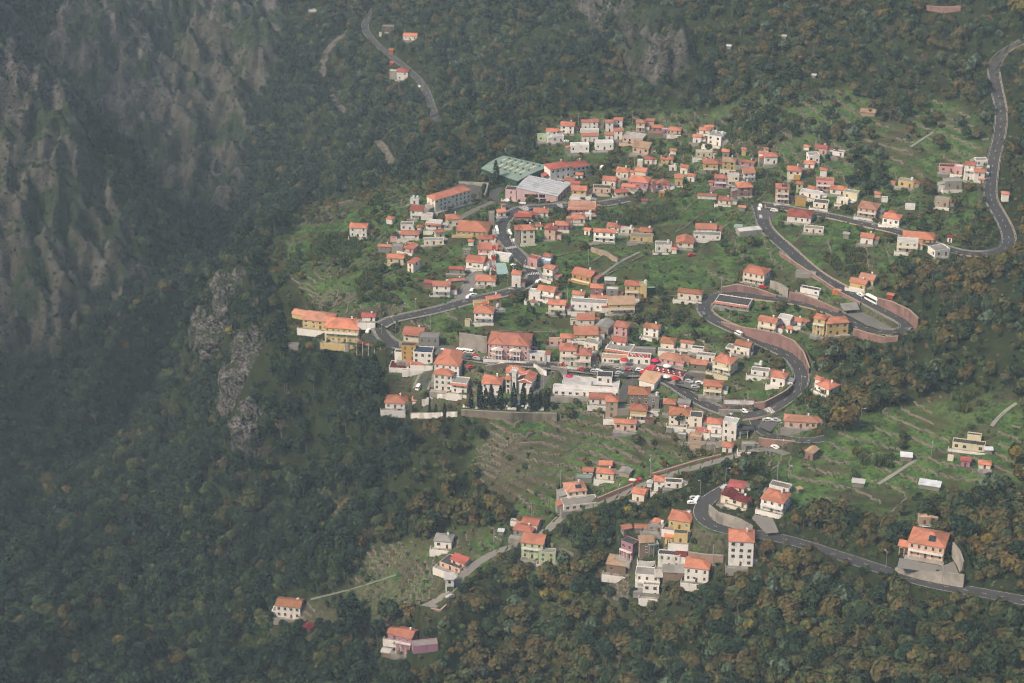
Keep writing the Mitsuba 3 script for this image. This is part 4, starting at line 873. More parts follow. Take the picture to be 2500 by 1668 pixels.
    if 'n' not in opt and 'o' not in opt and w > 4.5:
        yc = str(rs.choice(['concrete', 'grey', 'concrete', 'white', 'grey'])); yd = float(rs.uniform(2.2, 4.2)); xs_ = float(rs.uniform(.3, 2.2))
        put(key, 'yard', box(-w / 2 - xs_, w / 2 + .6, -d / 2 - yd, -d / 2 - .003, -3.0, .04), 'm_stone', wuv('grey' if yc == 'white' else yc), to_world=W)
        if rs.uniform() < .7: put(key, 'yard_wall', join([box(-w / 2 - xs_, w / 2 + .6, -d / 2 - yd - .16, -d / 2 - yd, -3.0, .85), box(-w / 2 - xs_ - .16, -w / 2 - xs_, -d / 2 - yd - .16, -d / 2, -3.0, .85)]), 'm_wall', wuv(str(rs.choice(['white', wall, 'concrete', 'white']))), to_world=W)
        if rs.uniform() < .45:
            sx = -1 if yaw > 0 else 1; aw, ad, ah = float(rs.uniform(2.2, 3.6)), d * float(rs.uniform(.4, .8)), min(2.5, h * .8); x0_, x1_ = sorted((sx * (w / 2 + .003), sx * (w / 2 + aw)))
            put(key, 'annex_wall', box(x0_, x1_, -ad / 2, ad / 2, -3.0, ah), 'm_wall', wuv(str(rs.choice([wall, 'white', 'grey', 'concrete']))), to_world=W)
            v = np.array([[x, y, ah + .02 + zz + (.7 if abs(x) < w / 2 + 1 else 0)] for zz in (0, .14) for y in (-ad / 2 - .2, ad / 2 + .2) for x in (x0_ + (.0 if sx > 0 else -.2), x1_ + (.2 if sx > 0 else 0))]); put(key, 'annex_roof', (v, BOXF), 'm_roof', ruv(str(rs.choice([roof, 'terracotta', 'grey', 'red']))), to_world=W)
    if 'T' in opt: TERRACES.append((key, c, w, d, h, a, W))
    # the ground is levelled under the house
    R = rot(a); gx_, gy_ = np.meshgrid(np.linspace(-w / 2, w / 2, max(3, int(w / 1.4))), np.linspace(-d / 2, d / 2, max(3, int(d / 1.4)))); p = np.stack([gx_.ravel(), gy_.ravel(), 0 * gx_.ravel()], -1) @ R.T + c
    level(p[:, :2], np.full(len(p), c[2]), .9, 1.8, .06)
    return key
TERRACES = []
ox = oy = 0; kk = 1
for row in HOUSES.split('\n'):
    if row[0] == '@': ox, oy, kk = (float(x) for x in row[1:].split()); continue
    a_, lb = row.split('|'); p = a_.split()
    if p[6] == 'skip': continue
    house(ox + float(p[0]) / kk, oy + float(p[1]) / kk, ox + float(p[2]) / kk, oy + float(p[3]) / kk, float(p[4]), float(p[5]), p[6], p[7], p[8] if len(p) > 8 else 'grey', p[9] if len(p) > 9 else '', lb)
# ---------------------------------------------------------------- halls, church, mast and other single works
def find(text): return next(k for k, v in labels.items() if text in v.get('label', ''))
def hall(name, label, cat, quad, zr, zg, wall, roof, bulge=0.0, seams=0):
    """A hall over four corners: back left, back right, front right, front left (pixels), with a roof height at each."""
    P = np.array([at_z(u, v, z) for (u, v), z in zip(quad, zr)]); key = thing(name, label, cat); n = 9
    top = []
    for i in range(n):
        t = i / (n - 1); a, b = P[3] * (1 - t) + P[0] * t, P[2] * (1 - t) + P[1] * t; lift = np.array([0, 0, bulge * math.sin(math.pi * t)]); top.append((a + lift, b + lift))
    A, B = np.array([x[0] for x in top]), np.array([x[1] for x in top])
    o = (A - B) / np.linalg.norm(A - B, axis=1, keepdims=True) * .5
    put(key, 'roof', join([strip(B - o + [0, 0, .25], A + o + [0, 0, .25]), strip(A + o - [0, 0, .15], B - o - [0, 0, .15]), strip(B - o - [0, 0, .15], B - o + [0, 0, .25]), strip(A + o + [0, 0, .25], A + o - [0, 0, .15])]), 'm_roof', ruv(roof))
    lo = lambda q: np.c_[q[:, :2], np.full(len(q), zg - 3.0)]
    put(key, 'wall', join([strip(lo(A), A), strip(B, lo(B)), strip(np.array([A[0], B[0]]), lo(np.array([A[0], B[0]]))), strip(lo(np.array([A[-1], B[-1]])), np.array([A[-1], B[-1]]))]), 'm_wall', wuv(wall))
    pg = Polygon(P[:, :2]).buffer(.5); g = np.array([(x, y) for x in np.arange(*pg.bounds[0::2], 2) for y in np.arange(*pg.bounds[1::2], 2) if pg.contains(Point(x, y))]); level(g, np.full(len(g), zg), 1.5, 3, .05)
    uv_ = np.array(project(np.vstack([P, np.c_[P[:, :2], np.full(4, zg)]]))); HOUSE_BOXES.append((uv_[0].min(), uv_[1].min(), uv_[0].max(), uv_[1].max() - 6, float(uv_[2].min())))
    return key, P
def bar(a, b, wdt, t, up=(0, 0, 1)):
    a, b = np.array(a, float), np.array(b, float); d = (b - a) / np.linalg.norm(b - a); s_ = np.cross(d, up); s_ /= np.linalg.norm(s_) + 1e-9; n_ = np.cross(s_, d)
    v = np.array([p + s_ * x * wdt / 2 + n_ * y for y in (0, t) for p, x in ((a, -1), (a, 1), (b, -1), (b, 1))]); return v, BOXF
gk, P = hall('sports_hall', 'wide green roofed sports hall at the wood edge above the village', 'sports hall', [(1231.7, 381), (1344, 407), (1262, 443), (1175, 413)], (-4, -4, -5, -5), -10, 'dgreen', 'sage', 1.0)
for i in range(6):
    s_ = .14 + i * .135; a, b = [(P[3] * (1 - s_) + P[2] * s_) * (1 - t) + (P[0] * (1 - s_) + P[1] * s_) * t for t in (.30, .80)]
    put(gk, 'skylight', bar(a + [0, 0, .25 + 1.0 * .8], b + [0, 0, .25 + 1.0 * .58], 1.0, .25), 'm_wall', wuv('paleyellow'))
    for t in (.25, .5, .84):
        c_ = (P[3] * (1 - s_ - .06) + P[2] * (s_ + .06)) * (1 - t) + (P[0] * (1 - s_ - .06) + P[1] * (s_ + .06)) * t + [0, 0, math.sin(math.pi * t)]
        put(gk, 'vent', cyl(.55, float(c_[2]), float(c_[2]) + .9, float(c_[0]), float(c_[1]), 6), 'm_wall', wuv('dgreen'))
pk, P = hall('swimming_hall', 'large pink hall with pale blue grey metal roof in front of the green hall', 'hall', [(1294, 429), (1392, 449), (1358.7, 480.6), (1262, 459.6)], (3.5, -1.5, -1.5, 3.5), -5.5, 'palepink', 'metal', .5)
for i in range(1, 8):
    t = i / 8; L_ = np.array([0, 0, .27 + .5 * math.sin(math.pi * t)]); put(pk, 'roof_seam', bar(P[3] * (1 - t) + P[0] * t + L_, P[2] * (1 - t) + P[1] * t + L_, .45, .22), 'm_roof', ruv('white'))
def on_wall(a, b, t0, t1, z0, z1, out):
    """A panel standing proud on the wall from a to b."""
    a, b = a.copy(), b.copy(); n_ = np.cross(b - a, [0, 0, 1]); n_[2] = 0; n_ /= np.linalg.norm(n_); p, q = a + (b - a) * t0, a + (b - a) * t1
    v = np.array([[*(c_ + n_ * o)[:2], z] for z in (z0, z1) for o in (out, -.05) for c_ in (p, q)]); return v, BOXF
for t0 in (.20, .38, .56):
    put(pk, 'window', on_wall(P[3], P[2], t0, t0 + .15, -2.2, -.2, .06), 'm_glass'); put(pk, 'window', on_wall(P[3], P[2], t0 + .02, t0 + .17, -5.3, -3.0, .06), 'm_glass')
for i in range(9): put(pk, 'buttress', on_wall(P[2], P[1], .02 + i * .11, .05 + i * .11, -7, -1.9, .5), 'm_wall', wuv('palepink'))
put(pk, 'side_glazing', on_wall(P[2], P[1], .01, .99, -5, -2.4, .04), 'm_glass')
# church tower, facade and the mansion's porches
ck = find('white church nave'); c, w_, d_, h_, a_ = HOUSE_AT[ck]; W = T().translate(c.tolist()).rotate([0, 0, 1], math.degrees(a_))
put(ck, 'church_door', box(-1.0, 1.0, -d_ / 2 - .06, -d_ / 2 + .02, 0, 3.2), 'm_door', to_world=W); put(ck, 'facade_window', box(-.7, .7, -d_ / 2 - .06, -d_ / 2 + .02, h_ * .72, h_ * .72 + 2.0), 'm_glass', to_world=W)
put(ck, 'cornice', join([bar((-w_ / 2 - .2, -d_ / 2 - .4, h_ + .3), (0, -d_ / 2 - .4, h_ + .42 * w_ / 2 + .45), .5, .3), bar((0, -d_ / 2 - .4, h_ + .42 * w_ / 2 + .45), (w_ / 2 + .2, -d_ / 2 - .4, h_ + .3), .5, .3)]), 'm_wall', wuv('white'), to_world=W)
put(ck, 'roof_parapet', bar((-w_ / 2 - .3, d_ * .02, h_ + .35), (0, d_ * .02, h_ + .42 * w_ / 2 + .5), .6, .35), 'm_wall', wuv('white'), to_world=W)
for y in np.linspace(-d_ * .35, d_ * .35, 4): put(ck, 'side_window', box(w_ / 2 - .02, w_ / 2 + .06, y - .6, y + .6, h_ * .4, h_ * .4 + 1.8), 'm_glass', to_world=W)
c, w_, d_, th, rise, a_, s_, e_ = fit(1000 + 1443 / 5.8075, 800 + 592 / 5.8075, 1000 + 1532 / 5.8075, 800 + 935 / 5.8075, -13, 1.0, 'flat')
tk = thing('church_tower', 'slim white church tower with clock and grey corner stones', 'tower'); W = T().translate(c.tolist()).rotate([0, 0, 1], math.degrees(a_)); b2 = w_ / 2
put(tk, 'wall', box(-b2, b2, -b2, b2, -3, th), 'm_wall', wuv('white'), to_world=W)
put(tk, 'quoin', join([box(x - .22, x + .22, y - .22, y + .22, -1, th - .4) for x in (-b2, b2) for y in (-b2, b2)]), 'm_wall', wuv('grey'), to_world=W)
put(tk, 'battlement', join([ring_box(w_ + .5, w_ + .5, th, th + .5, .5)] + [box(x - .3, x + .3, y - .3, y + .3, th + .5, th + 1.2) for x in np.linspace(-b2, b2, 4) for y in (-b2, b2)]), 'm_wall', wuv('white'), to_world=W)
put(tk, 'clock_face', (lambda v, f: (v[:, [0, 2, 1]] * [1, 1, 1], f[:, ::-1]))(*cyl(.85, b2, b2 + .08, 0, th - 3.0, 16)) if False else box(-.8, .8, -b2 - .08, -b2, th - 3.6, th - 2.0), 'm_wall', wuv('tank'), to_world=W)
put(tk, 'clock_hand', join([box(-.05, .05, -b2 - .11, -b2 - .085, th - 2.8, th - 2.15), box(0, .45, -b2 - .11, -b2 - .085, th - 2.86, th - 2.76)]), 'm_tyre', to_world=W)
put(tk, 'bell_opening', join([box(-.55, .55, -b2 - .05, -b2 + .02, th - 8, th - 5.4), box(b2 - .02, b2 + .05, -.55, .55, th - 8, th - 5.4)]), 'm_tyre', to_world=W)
mk = find('large pink mansion'); c, w_, d_, h_, a_ = HOUSE_AT[mk]; W = T().translate(c.tolist()).rotate([0, 0, 1], math.degrees(a_))
for x in (-.27, .17):
    X = x * w_; put(mk, 'porch', join([box(X - 2.6, X + 2.6, -d_ / 2 - 1.8, -d_ / 2 - .003, z, z + .3) for z in (h_ * .33, h_ * .66)] + [box(X + s - .18, X + s + .18, -d_ / 2 - 1.75, -d_ / 2 - 1.4, 0, h_ * .66) for s in (-2.4, -.8, .8, 2.4)]), 'm_wall', wuv('white'), to_world=W)
    put(mk, 'pediment', (np.array([[X + sx, -d_ / 2 - y, z] for y in (2.0, .0) for sx, z in ((-2.9, h_ * .66 + .3), (2.9, h_ * .66 + .3), (0, h_ * .66 + 1.5))]), np.array([[0, 1, 2], [3, 5, 4], [0, 2, 5], [0, 5, 3], [1, 4, 5], [1, 5, 2], [0, 3, 4], [0, 4, 1]])), 'm_wall', wuv('white'), to_world=W)
put(mk, 'roof_gable', join([(np.array([[x * w_ - 3.2, -d_ / 2 - .5, h_ + .2], [x * w_ + 3.2, -d_ / 2 - .5, h_ + .2], [x * w_, -d_ / 2 + 2.4, h_ + 2.1], [x * w_, d_ * .1, h_ + 2.1], [x * w_ - 3.2, d_ * .1, h_ + .2], [x * w_ + 3.2, d_ * .1, h_ + .2]]), np.array([[0, 1, 2], [0, 2, 3], [0, 3, 4], [1, 5, 3], [1, 3, 2]])) for x in (-.27, .22)]), 'm_roof', ruv('orange'), to_world=W)
# red and white lattice mast, satellite dish, tunnel mouth, boardwalk
b = hit1(1206, 674); mh = 27.0; mk_ = thing('lattice_mast', 'red and white lattice radio mast behind the playground', 'radio mast')
W = T().translate(b.tolist()).rotate([0, 0, 1], 20); nseg = 9
for i in range(nseg):
    z0, z1 = mh * i / nseg - (1 if i == 0 else 0), mh * (i + 1) / nseg; r0, r1 = .95 - .5 * i / nseg, .95 - .5 * (i + 1) / nseg; C0 = [(x * r0, y * r0, z0) for x, y in ((-1, -1), (1, -1), (1, 1), (-1, 1))]; C1 = [(x * r1, y * r1, z1) for x, y in ((-1, -1), (1, -1), (1, 1), (-1, 1))]
    put(mk_, 'lattice_section', join([limb_(np.array(C0[k]), np.array(C1[k]), .16) for k in range(4)] + [limb_(np.array(C0[k]), np.array(C1[(k + 1) % 4]), .09) for k in range(4)] + [limb_(np.array(C1[k]), np.array(C0[(k + 1) % 4]), .09) for k in range(4)]), 'm_wall', wuv('red' if i % 2 else 'white'), to_world=W)
put(mk_, 'antenna', join([limb_(np.array([0, 0, mh]), np.array([0, 0, mh + 3.]), .06), box(-.7, .7, -.15, .15, mh - 3, mh - 1), cyl(.6, mh - 6, mh - 5.2, .7, -.5)]), 'm_wall', wuv('tank'), to_world=W)
b = hit1(1187, 668); k_ = thing('satellite_dish', 'big white satellite dish on a post beside the lattice mast', 'satellite dish'); rr = np.linspace(0, 1.5, 6); aa = np.arange(20) * 2 * np.pi / 20
v = np.array([[r * math.cos(a), -.3 - 0.22 * (2.25 - r * r) * -1 - .3, r * math.sin(a)] for r in rr for a in aa]); f = np.array([[i * 20 + j, i * 20 + (j + 1) % 20, (i + 1) * 20 + (j + 1) % 20, (i + 1) * 20 + j] for i in range(5) for j in range(20)])
put(k_, 'dish', (v * [1, -1, 1] + [0, -.4, 2.6], f), 'm_wall', wuv('tank'), to_world=T().translate(b.tolist()).rotate([1, 0, 0], -18)); put(k_, 'post', box(-.14, .14, -.1, .18, -1, 2.6), 'm_pole', to_world=T().translate(b.tolist()))
b = hit1(646, 738); k_ = thing('tunnel_portal', 'dark arched tunnel mouth with grey stone surround in the rock', 'tunnel'); W = T().translate((b + [0, -2.5, 0]).tolist()).rotate([0, 0, 1], -22); an = np.linspace(0, np.pi, 13)
def arch(r, y): return np.array([[-r, y, -4]] + [[-r * math.cos(t), y, 3.2 + r * math.sin(t)] for t in an] + [[r, y, -4]])
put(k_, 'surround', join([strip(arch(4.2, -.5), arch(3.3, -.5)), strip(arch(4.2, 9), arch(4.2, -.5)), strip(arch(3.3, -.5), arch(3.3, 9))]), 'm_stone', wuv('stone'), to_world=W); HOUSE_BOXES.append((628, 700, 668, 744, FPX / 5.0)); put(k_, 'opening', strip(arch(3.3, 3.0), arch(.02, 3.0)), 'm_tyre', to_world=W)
p0, p1 = hit1(872, 866), hit1(958, 868); dk = thing('boardwalk', 'red brown boardwalk on posts below the viewpoint square', 'boardwalk'); p0[2] = p1[2] = max(p0[2], p1[2]) + 2.2
for i in range(14):
    a, b = p0 + (p1 - p0) * i / 14, p0 + (p1 - p0) * (i + .94) / 14; put(dk, 'plank_panel', bar(a, b, 3.4, .2), 'm_wall', wuv('maroon' if i % 4 else 'brick'))
for i in range(7): q_ = p0 + (p1 - p0) * i / 6; put(dk, 'post', box(q_[0] - .12, q_[0] + .12, q_[1] - 1.9, q_[1] - 1.66, q_[2] - 7, q_[2] + 1.2), 'm_wall', wuv('white'))
# ---------------------------------------------------------------- retaining walls
WALLSET = [  # label, colour, px of the foot, heights
 ('tall pink retaining wall along the inside of the great curve', 'rose', '1760 792;1805 813;1855 832;1898 845;1936 862;1960 884;1976 912', '2 4.5 7.5 8.5 8.5 7 3.5'),
 ('pink retaining wall right of the green garage doors at the junction', 'rose', '1841 1000;1866 998;1890 985;1919 968;1934 946', '4.6 4.6 4.4 4.2 2'),
 ('pink wall under the large cream house above the hairpin', 'rose', '1762 713;1800 711;1843 718;1895 726', '3.5 5 4.5 1.4'),
 ('pink wall with drain streaks between the two hairpin legs', 'rose', '1926 730;1958 736;1996 747;2048 763', '5 5 4 2'),
 ('bare concrete wall right of the large cream house', 'concrete', '1880 700;1904 712;1924 727', '3.5 4.5 4.8'),
 ('pink wall above the bus on the outer side of the right hairpin', 'rose', '2141 741;2175 757;2218 781;2241 794', '4 6 7 4.5'),
 ('pink wall carrying the lower leg of the right hairpin', 'rose', '2083 816;2120 829;2160 839;2192 833', '4 4.4 4.4 3.6'),
 ('pink wall carrying the upper road', 'rose', '1903 624;1940 651;1990 683;2045 720;2100 748', '3 3.2 3.2 3 2.6'),
 ('blank grey concrete wall behind the three white vans', 'concrete', '1122 848;1189 858', '8 8'),
 ('long grey stone wall under the cypress cemetery', 'stone', '1127 1014;1189 1020;1275 1024;1360 1026', '3.2 3.6 3.6 3.8'),
 ('white arcaded wall at the left foot of the cemetery', 'white', '1003 1020;1060 1019;1117 1016', '2.6 2.6 2.6'),
 ('white parapet wall above the cemetery lawn', 'white', '1050 968;1128 972', '1.8 2'),
 ('curved pink wall under the terrace road', 'rose', '1852 1087;1880 1090;1910 1086;1942 1081', '5 4.6 3 .8'),
 ('pink wall on the upper side of the lower lane, near part', 'rose', '1458 1227;1500 1210;1545 1190', '3 3.2 2.6'),
 ('pink wall on the upper side of the lower lane, far part', 'rose', '1590 1164;1640 1150;1700 1132;1760 1115', '2 2.2 2.2 1.6'),
 ('white grey concrete wall round the lower hairpin', 'concrete', '1731 1247;1752 1270;1803 1287;1838 1295', '3 4 4.4 2'),
 ('high grey block wall in front of the new peach villa', 'concrete', '2186 1391;2240 1409;2300 1421;2352 1431', '1 3 4.6 5.2'),
 ('grey block wall right behind the new peach villa', 'concrete', '2325 1345;2340 1370;2350 1396', '4 5 4.6'),
 ('brownish garden wall in the middle of the bottom hamlet', 'brick', '1680 1360;1720 1368;1766 1371', '2.6 3 3'),
 ('round pink wall at the end of the lower lane', 'rose', '1026 1486;1050 1497;1075 1502;1090 1487', '3 3.4 3.4 3'),
 ('grey foot wall of the viewpoint restaurant', 'grey', '782 852;815 856;852 858', '4 4.2 4'),
 ('beige garden wall above the field path', 'tan', '1443 612;1480 624;1508 642', '2 2.2 2.2'),
 ('white back wall of the grey sports court', 'concrete', '1120 453;1192 457', '2.6 2.6'), ('right side wall of the grey sports court', 'concrete', '1192 458;1183 487', '2.8 2.8'),
 ('white slanted wall of the church car park ramp', 'white', '1303 900;1335 916', '3 2.2'), ('grey stone wall under the road behind the parish house', 'stone', '1186 906;1236 899', '3 3'), ('grey wall along the ramp beside the market terrace', 'grey', '1345 905;1385 912', '2.6 2.6'),
 ('pink wall at the top right corner loop road', 'rose', '2260 26;2300 32;2345 27', '4 5 4')]
for lb, col, s, hs in WALLSET:
    p = densify(px(s), 2.5); q0 = px(s); seg = np.r_[0, np.cumsum(np.linalg.norm(np.diff(q0, axis=0), axis=1))]; tt = np.r_[0, np.cumsum(np.linalg.norm(np.diff(p, axis=0), axis=1))]
    hh = np.interp(tt, seg, [float(x) * (.8 if col == 'rose' else 1) for x in hs.split()]); b = hit(p[:, 0], p[:, 1]); n = side(b); key = thing('retaining_wall', lb, 'wall'); lo, up = b - [0, 0, 2.5], b + np.c_[0 * hh, 0 * hh, hh]
    put(key, 'face', join([strip(lo + n * .25, up + n * .25), strip(up - n * .25, lo - n * .25)]), 'm_stone', wuv(col)); put(key, 'coping', join([strip(up + n * .34 + [0, 0, .12], up - n * .34 + [0, 0, .12]), strip(up - n * .34 + [0, 0, .12], up - n * .34 - [0, 0, .06]), strip(up + n * .34 - [0, 0, .06], up + n * .34 + [0, 0, .12])]), 'm_wall', wuv('tan' if col == 'rose' else 'concrete'))
    back = b + np.c_[n[:, :2] * np.where(n[:, 1:2] > 0, 1, -1) * 2.4, hh - .2]; level(back[:, :2], back[:, 2], .7, 1.3, .1)
    uu, vv, dd = project(b)
    for i in range(0, len(uu), 3): HOUSE_BOXES.append((uu[i] - 6, vv[i] - hh[i] * FPX / dd[i] * .85, uu[i] + 6, vv[i], dd[i]))
# low kerb walls and parapets of the climbing road
for name, hw, pale, w in road_lines:
    if name in ('hairpin_road', 'upper_road'):
        n = side(w)
        for s_ in (-1, 1):
            c_ = w + n * s_ * (hw + .35); key = thing('road_parapet', f'low whitish parapet on the {"inner" if s_ > 0 else "outer"} side of the {"hairpin" if name[0] == "h" else "upper"} road', 'parapet')
            put(key, 'curb', join([strip(c_ + n * .11 + [0, 0, .5], c_ - n * .11 + [0, 0, .5]), strip(c_ - n * .16 + [0, 0, .55], c_ - n * .16 - [0, 0, .6]), strip(c_ + n * .16 - [0, 0, .6], c_ + n * .16 + [0, 0, .55])]), 'm_wall', wuv('grey' if s_ > 0 else 'tan'))
# zebra crossings and painted bays
for k_, (u, v, rd) in enumerate([(1245, 493, 'main_road'), (1290, 512, 'main_road'), (1246, 605, 'main_road'), (1293, 667, 'main_road'), (1072, 866, 'square_road'), (1220, 889, 'square_road'), (1771, 1004, 'square_road'), (1880, 1000, 'hairpin_road'), (1366, 503, 'main_road')]):
    b = hit1(u, v); w = next(x[3] for x in road_lines if x[0] == rd); n = side(w); i = int(np.argmin(np.linalg.norm(w[:, :2] - b[:2], axis=1))); i = min(max(i, 2), len(w) - 3); t = (w[i + 1] - w[i - 1]); t /= np.linalg.norm(t); hw = 3.2
    key = next(x for x in scene if x.startswith(rd)); m = []
    for j in range(7): q_ = w[i] + n[i] * (j - 3) * .95; m.append(bar(q_ - t * 1.6 + [0, 0, .05], q_ + t * 1.6 + [0, 0, .05], .5, .012))
    kx = put(key, 'zebra_crossing', join(m), 'm_wall', wuv('tank')); labels[kx] = {'kind': 'stuff'}
# ---------------------------------------------------------------- cars
def profile(pts, half, tuck=.9):
    v = np.array([[x, y * half * (tuck if z > 1.0 else 1), z] for y in (-1, 1) for x, z in pts]); n = len(pts); i = np.arange(n); fan = np.array([[0, k, k + 1] for k in range(1, n - 1)])
    return v, np.vstack([np.stack([i, i + n, (i + 1) % n], -1), np.stack([(i + 1) % n, i + n, (i + 1) % n + n], -1), fan, fan[:, ::-1] + n])
CARM = {}
def car_parts(kind):
    if kind not in CARM:
        if kind == 'van': b_ = profile([(-2.3, .35), (2.3, .35), (2.35, .9), (2.0, 1.15), (1.5, 1.95), (-2.3, 1.98)], .92, .95); g_ = [profile([(1.62, 1.18), (2.02, 1.2), (1.58, 1.86), (.5, 1.86), (.5, 1.18)], .935, .955), profile([(.3, 1.18), (.3, 1.8), (-2.0, 1.8), (-2.0, 1.18)], .935, .955)]; wb = 1.45
        elif kind == 'bus': b_ = profile([(-4.6, .4), (4.6, .4), (4.65, 1.5), (4.3, 3.0), (-4.6, 3.05)], 1.2, 1); g_ = [profile([(-4.3, 1.5), (4.67, 1.5), (4.36, 2.6), (-4.3, 2.6)], 1.215, 1)]; wb = 2.9
        elif kind == 'truck': b_ = profile([(-3.2, .5), (3.2, .5), (3.25, 1.2), (2.9, 2.3), (1.5, 2.4), (1.4, 1.5), (-3.2, 1.5)], 1.1, 1); g_ = [profile([(1.8, 1.5), (3.2, 1.5), (2.95, 2.1), (1.8, 2.15)], 1.115, 1)]; wb = 2.1
        else: b_ = profile([(-2.05, .32), (2.05, .32), (2.1, .7), (1.95, .85), (1.0, .98), (.35, 1.46), (-1.1, 1.48), (-1.85, 1.0), (-2.1, .9)], .86, .84); g_ = [profile([(.98, .97), (.38, 1.40), (-1.05, 1.42), (-1.75, 1.0)], .83, .88)]; wb = 1.3
        wh = []
        for x in (-wb, wb):
            for y in (-.8, .8):
                s = 1.35 if kind in ('bus', 'truck') else 1.0; v, f = cyl(.32 * s, -.1, .1, 0, 0, 10); wh.append((v[:, [0, 2, 1]] * [1, -1, 1] + [x, y * (1.35 if s > 1 else 1), .32 * s], f))
        gm = g_[0] if len(g_) == 1 else join(g_); CARM[kind] = (b_, (gm[0] * [1.004, 1.015, 1.0], gm[1]), wh)
    return CARM[kind]
def near_label(p, n=9):
    k = min(HOUSE_AT, key=lambda k: np.linalg.norm(HOUSE_AT[k][0][:2] - p[:2])); return ' '.join(labels[k]['label'].replace(',', '').split()[:n])
NAMES = {}
def unique(base, tail):
    """The same words twice get first, second, ... counted in the order of the lists, which run from the left."""
    k = base + tail; NAMES[k] = NAMES.get(k, 0) + 1; i = NAMES[k]
    tail = ' '.join(tail.split()[:16 - len(base.split()) - (4 if i > 1 else 0)])
    return f'{base} {tail}' if i == 1 else f'{["second", "third", "fourth", "fifth", "sixth", "seventh", "eighth"][min(i - 2, 6)]} {base} from the left {tail}'
CARS = """car 0 white 1211.7 557;car 0 white 1214 563;car 0 silver 1215 570;car 60 white 1242.7 565;car 60 white 1246 571;car 60 silver 1251 579;car 60 white 1253 589;car 60 black 1242 577;car 35 white 1253 648;car 20 silver 1258 655;car 20 white 1262 661;car 0 white 1313 688;car 10 white 1400.6 752
car 25 white 1143 727;car 25 grey 1148 719;car 25 white 1152 711;car 25 white 1155 723;car 0 white 1238 492;van 0 white 1278 502;car 80 white 898 811;car 0 black 883 791;car 0 white 1082 858;van 80 white 1125 856;van 80 white 1137 855;van 80 white 1147 856
car 0 red 1160 870;car 0 black 1145 878;car 0 silver 1164 880;car 0 grey 1182 882;car 0 white 1200 874;car 0 black 1251 882;van 60 white 1021 963;car 20 red 1150 902;car 30 black 1477 899;car 30 grey 1492 897;car 30 silver 1509 898;car 30 silver 1522 900;car 30 red 1536 902;car 30 grey 1549 903;car 20 white 1561 904
car 0 red 1376 892;car -10 red 1422 907;car -10 black 1436 909;car -10 silver 1451.5 911;car -10 white 1461 910;car 10 silver 1513 916;car 20 darkgreen 1521 924;car 20 black 1658 942;car 20 black 1667 940;car -30 silver 1683 934;car -10 white 1708.5 936;car 60 grey 1703 943;car 0 silver 1697 950;car 0 white 1818 1003
van 0 white 1803 819;car 0 white 1878 1027;car -30 silver 1897 1023;car 0 silver 1872 1030;car 0 white 1892 1092;car 0 black 1848 1000;car 0 white 1780 1010;car -10 white 1591 1005;car 0 white 2100 721;car 0 grey 2224 799;bus 0 white 2129 735;car -20 red 1862 703;car 20 red 1688 620;van 20 white 1856 509
van 20 white 1853 517;car -20 white 1890 518;car 0 silver 1857 531;car 0 silver 2412 414;car 0 white 2410 431;car 0 grey 2408 441;van 80 white 1469 410;car 0 white 1603 370;car 0 silver 1610 370;car 0 white 1384 347;car 0 silver 1769 1192;car 0 white 1702 1226;car 0 silver 1695 1223;car 0 white 1689 1237;car 0 grey 1685 1246
truck 0 red 1551 1180;car 70 silver 1098 1460;car 0 white 1024 220;car 0 grey 1716 770;car 0 blue 1300 512"""
allroads = np.vstack([np.c_[w, np.arctan2(*np.gradient(w[:, :2], axis=0).T[::-1]), np.full(len(w), hw)] for _, hw, _, w in road_lines])
for s in CARS.replace('\n', ';').split(';'):
    kind, ang, col, u, v = s.split(); p = hit1(float(u), float(v)); d_ = np.linalg.norm(allroads[:, :2] - p[:2], axis=1); i = int(np.argmin(d_)); z = float(zfine(p[0], p[1])) + .12
    th = math.degrees(allroads[i, 3]) if d_[i] < allroads[i, 4] + 1.5 else float(ang)
    if d_[i] < allroads[i, 4] + 1.0: z = float(allroads[i, 2]) + .06
    nm = dict(van='parked_van', bus='coach', truck='parked_truck').get(kind, 'parked_car'); word = dict(car='car', van='van', bus='coach', truck='tipper truck with pale load')[kind]
    key = thing(nm, unique(f'{"dark green" if col == "darkgreen" else col} {word}', 'near the ' + near_label(p)), dict(car='car', van='van', bus='coach', truck='truck')[kind], 'cars parked in the village' if kind == 'car' else None)
    b_, g_, wh = car_parts(kind); W = T().translate([float(p[0]), float(p[1]), z]).rotate([0, 0, 1], th)
    scene[key + '__body'] = {**cached(('body', kind, col), lambda: mikit.ply(b_, 'm_paint', uv=flat_uv(b_[0], (PK.index(col) + .5) / len(PK)))), 'to_world': W}
    scene[key + '__window'] = {**cached(('cglass', kind), lambda: mikit.ply(g_, 'm_glass')), 'to_world': W}
    for j, m in enumerate(wh): scene[numbered(key + '__wheel')] = {**cached(('wheel', kind, j), lambda: mikit.ply(m, 'm_tyre')), 'to_world': W}
    if kind == 'truck': put(key, 'load', (lambda m: (m[0] * [1.9, .95, .7] + [-1.2, 0, 1.6], m[1]))((np.array(trimesh.creation.icosphere(1).vertices), np.array(trimesh.creation.icosphere(1).faces))), 'm_wall', wuv('tank'), to_world=W)
    HOUSE_BOXES.append((float(u) - 9, float(v) - 7, float(u) + 9, float(v) + 2, FPX / 4.6))
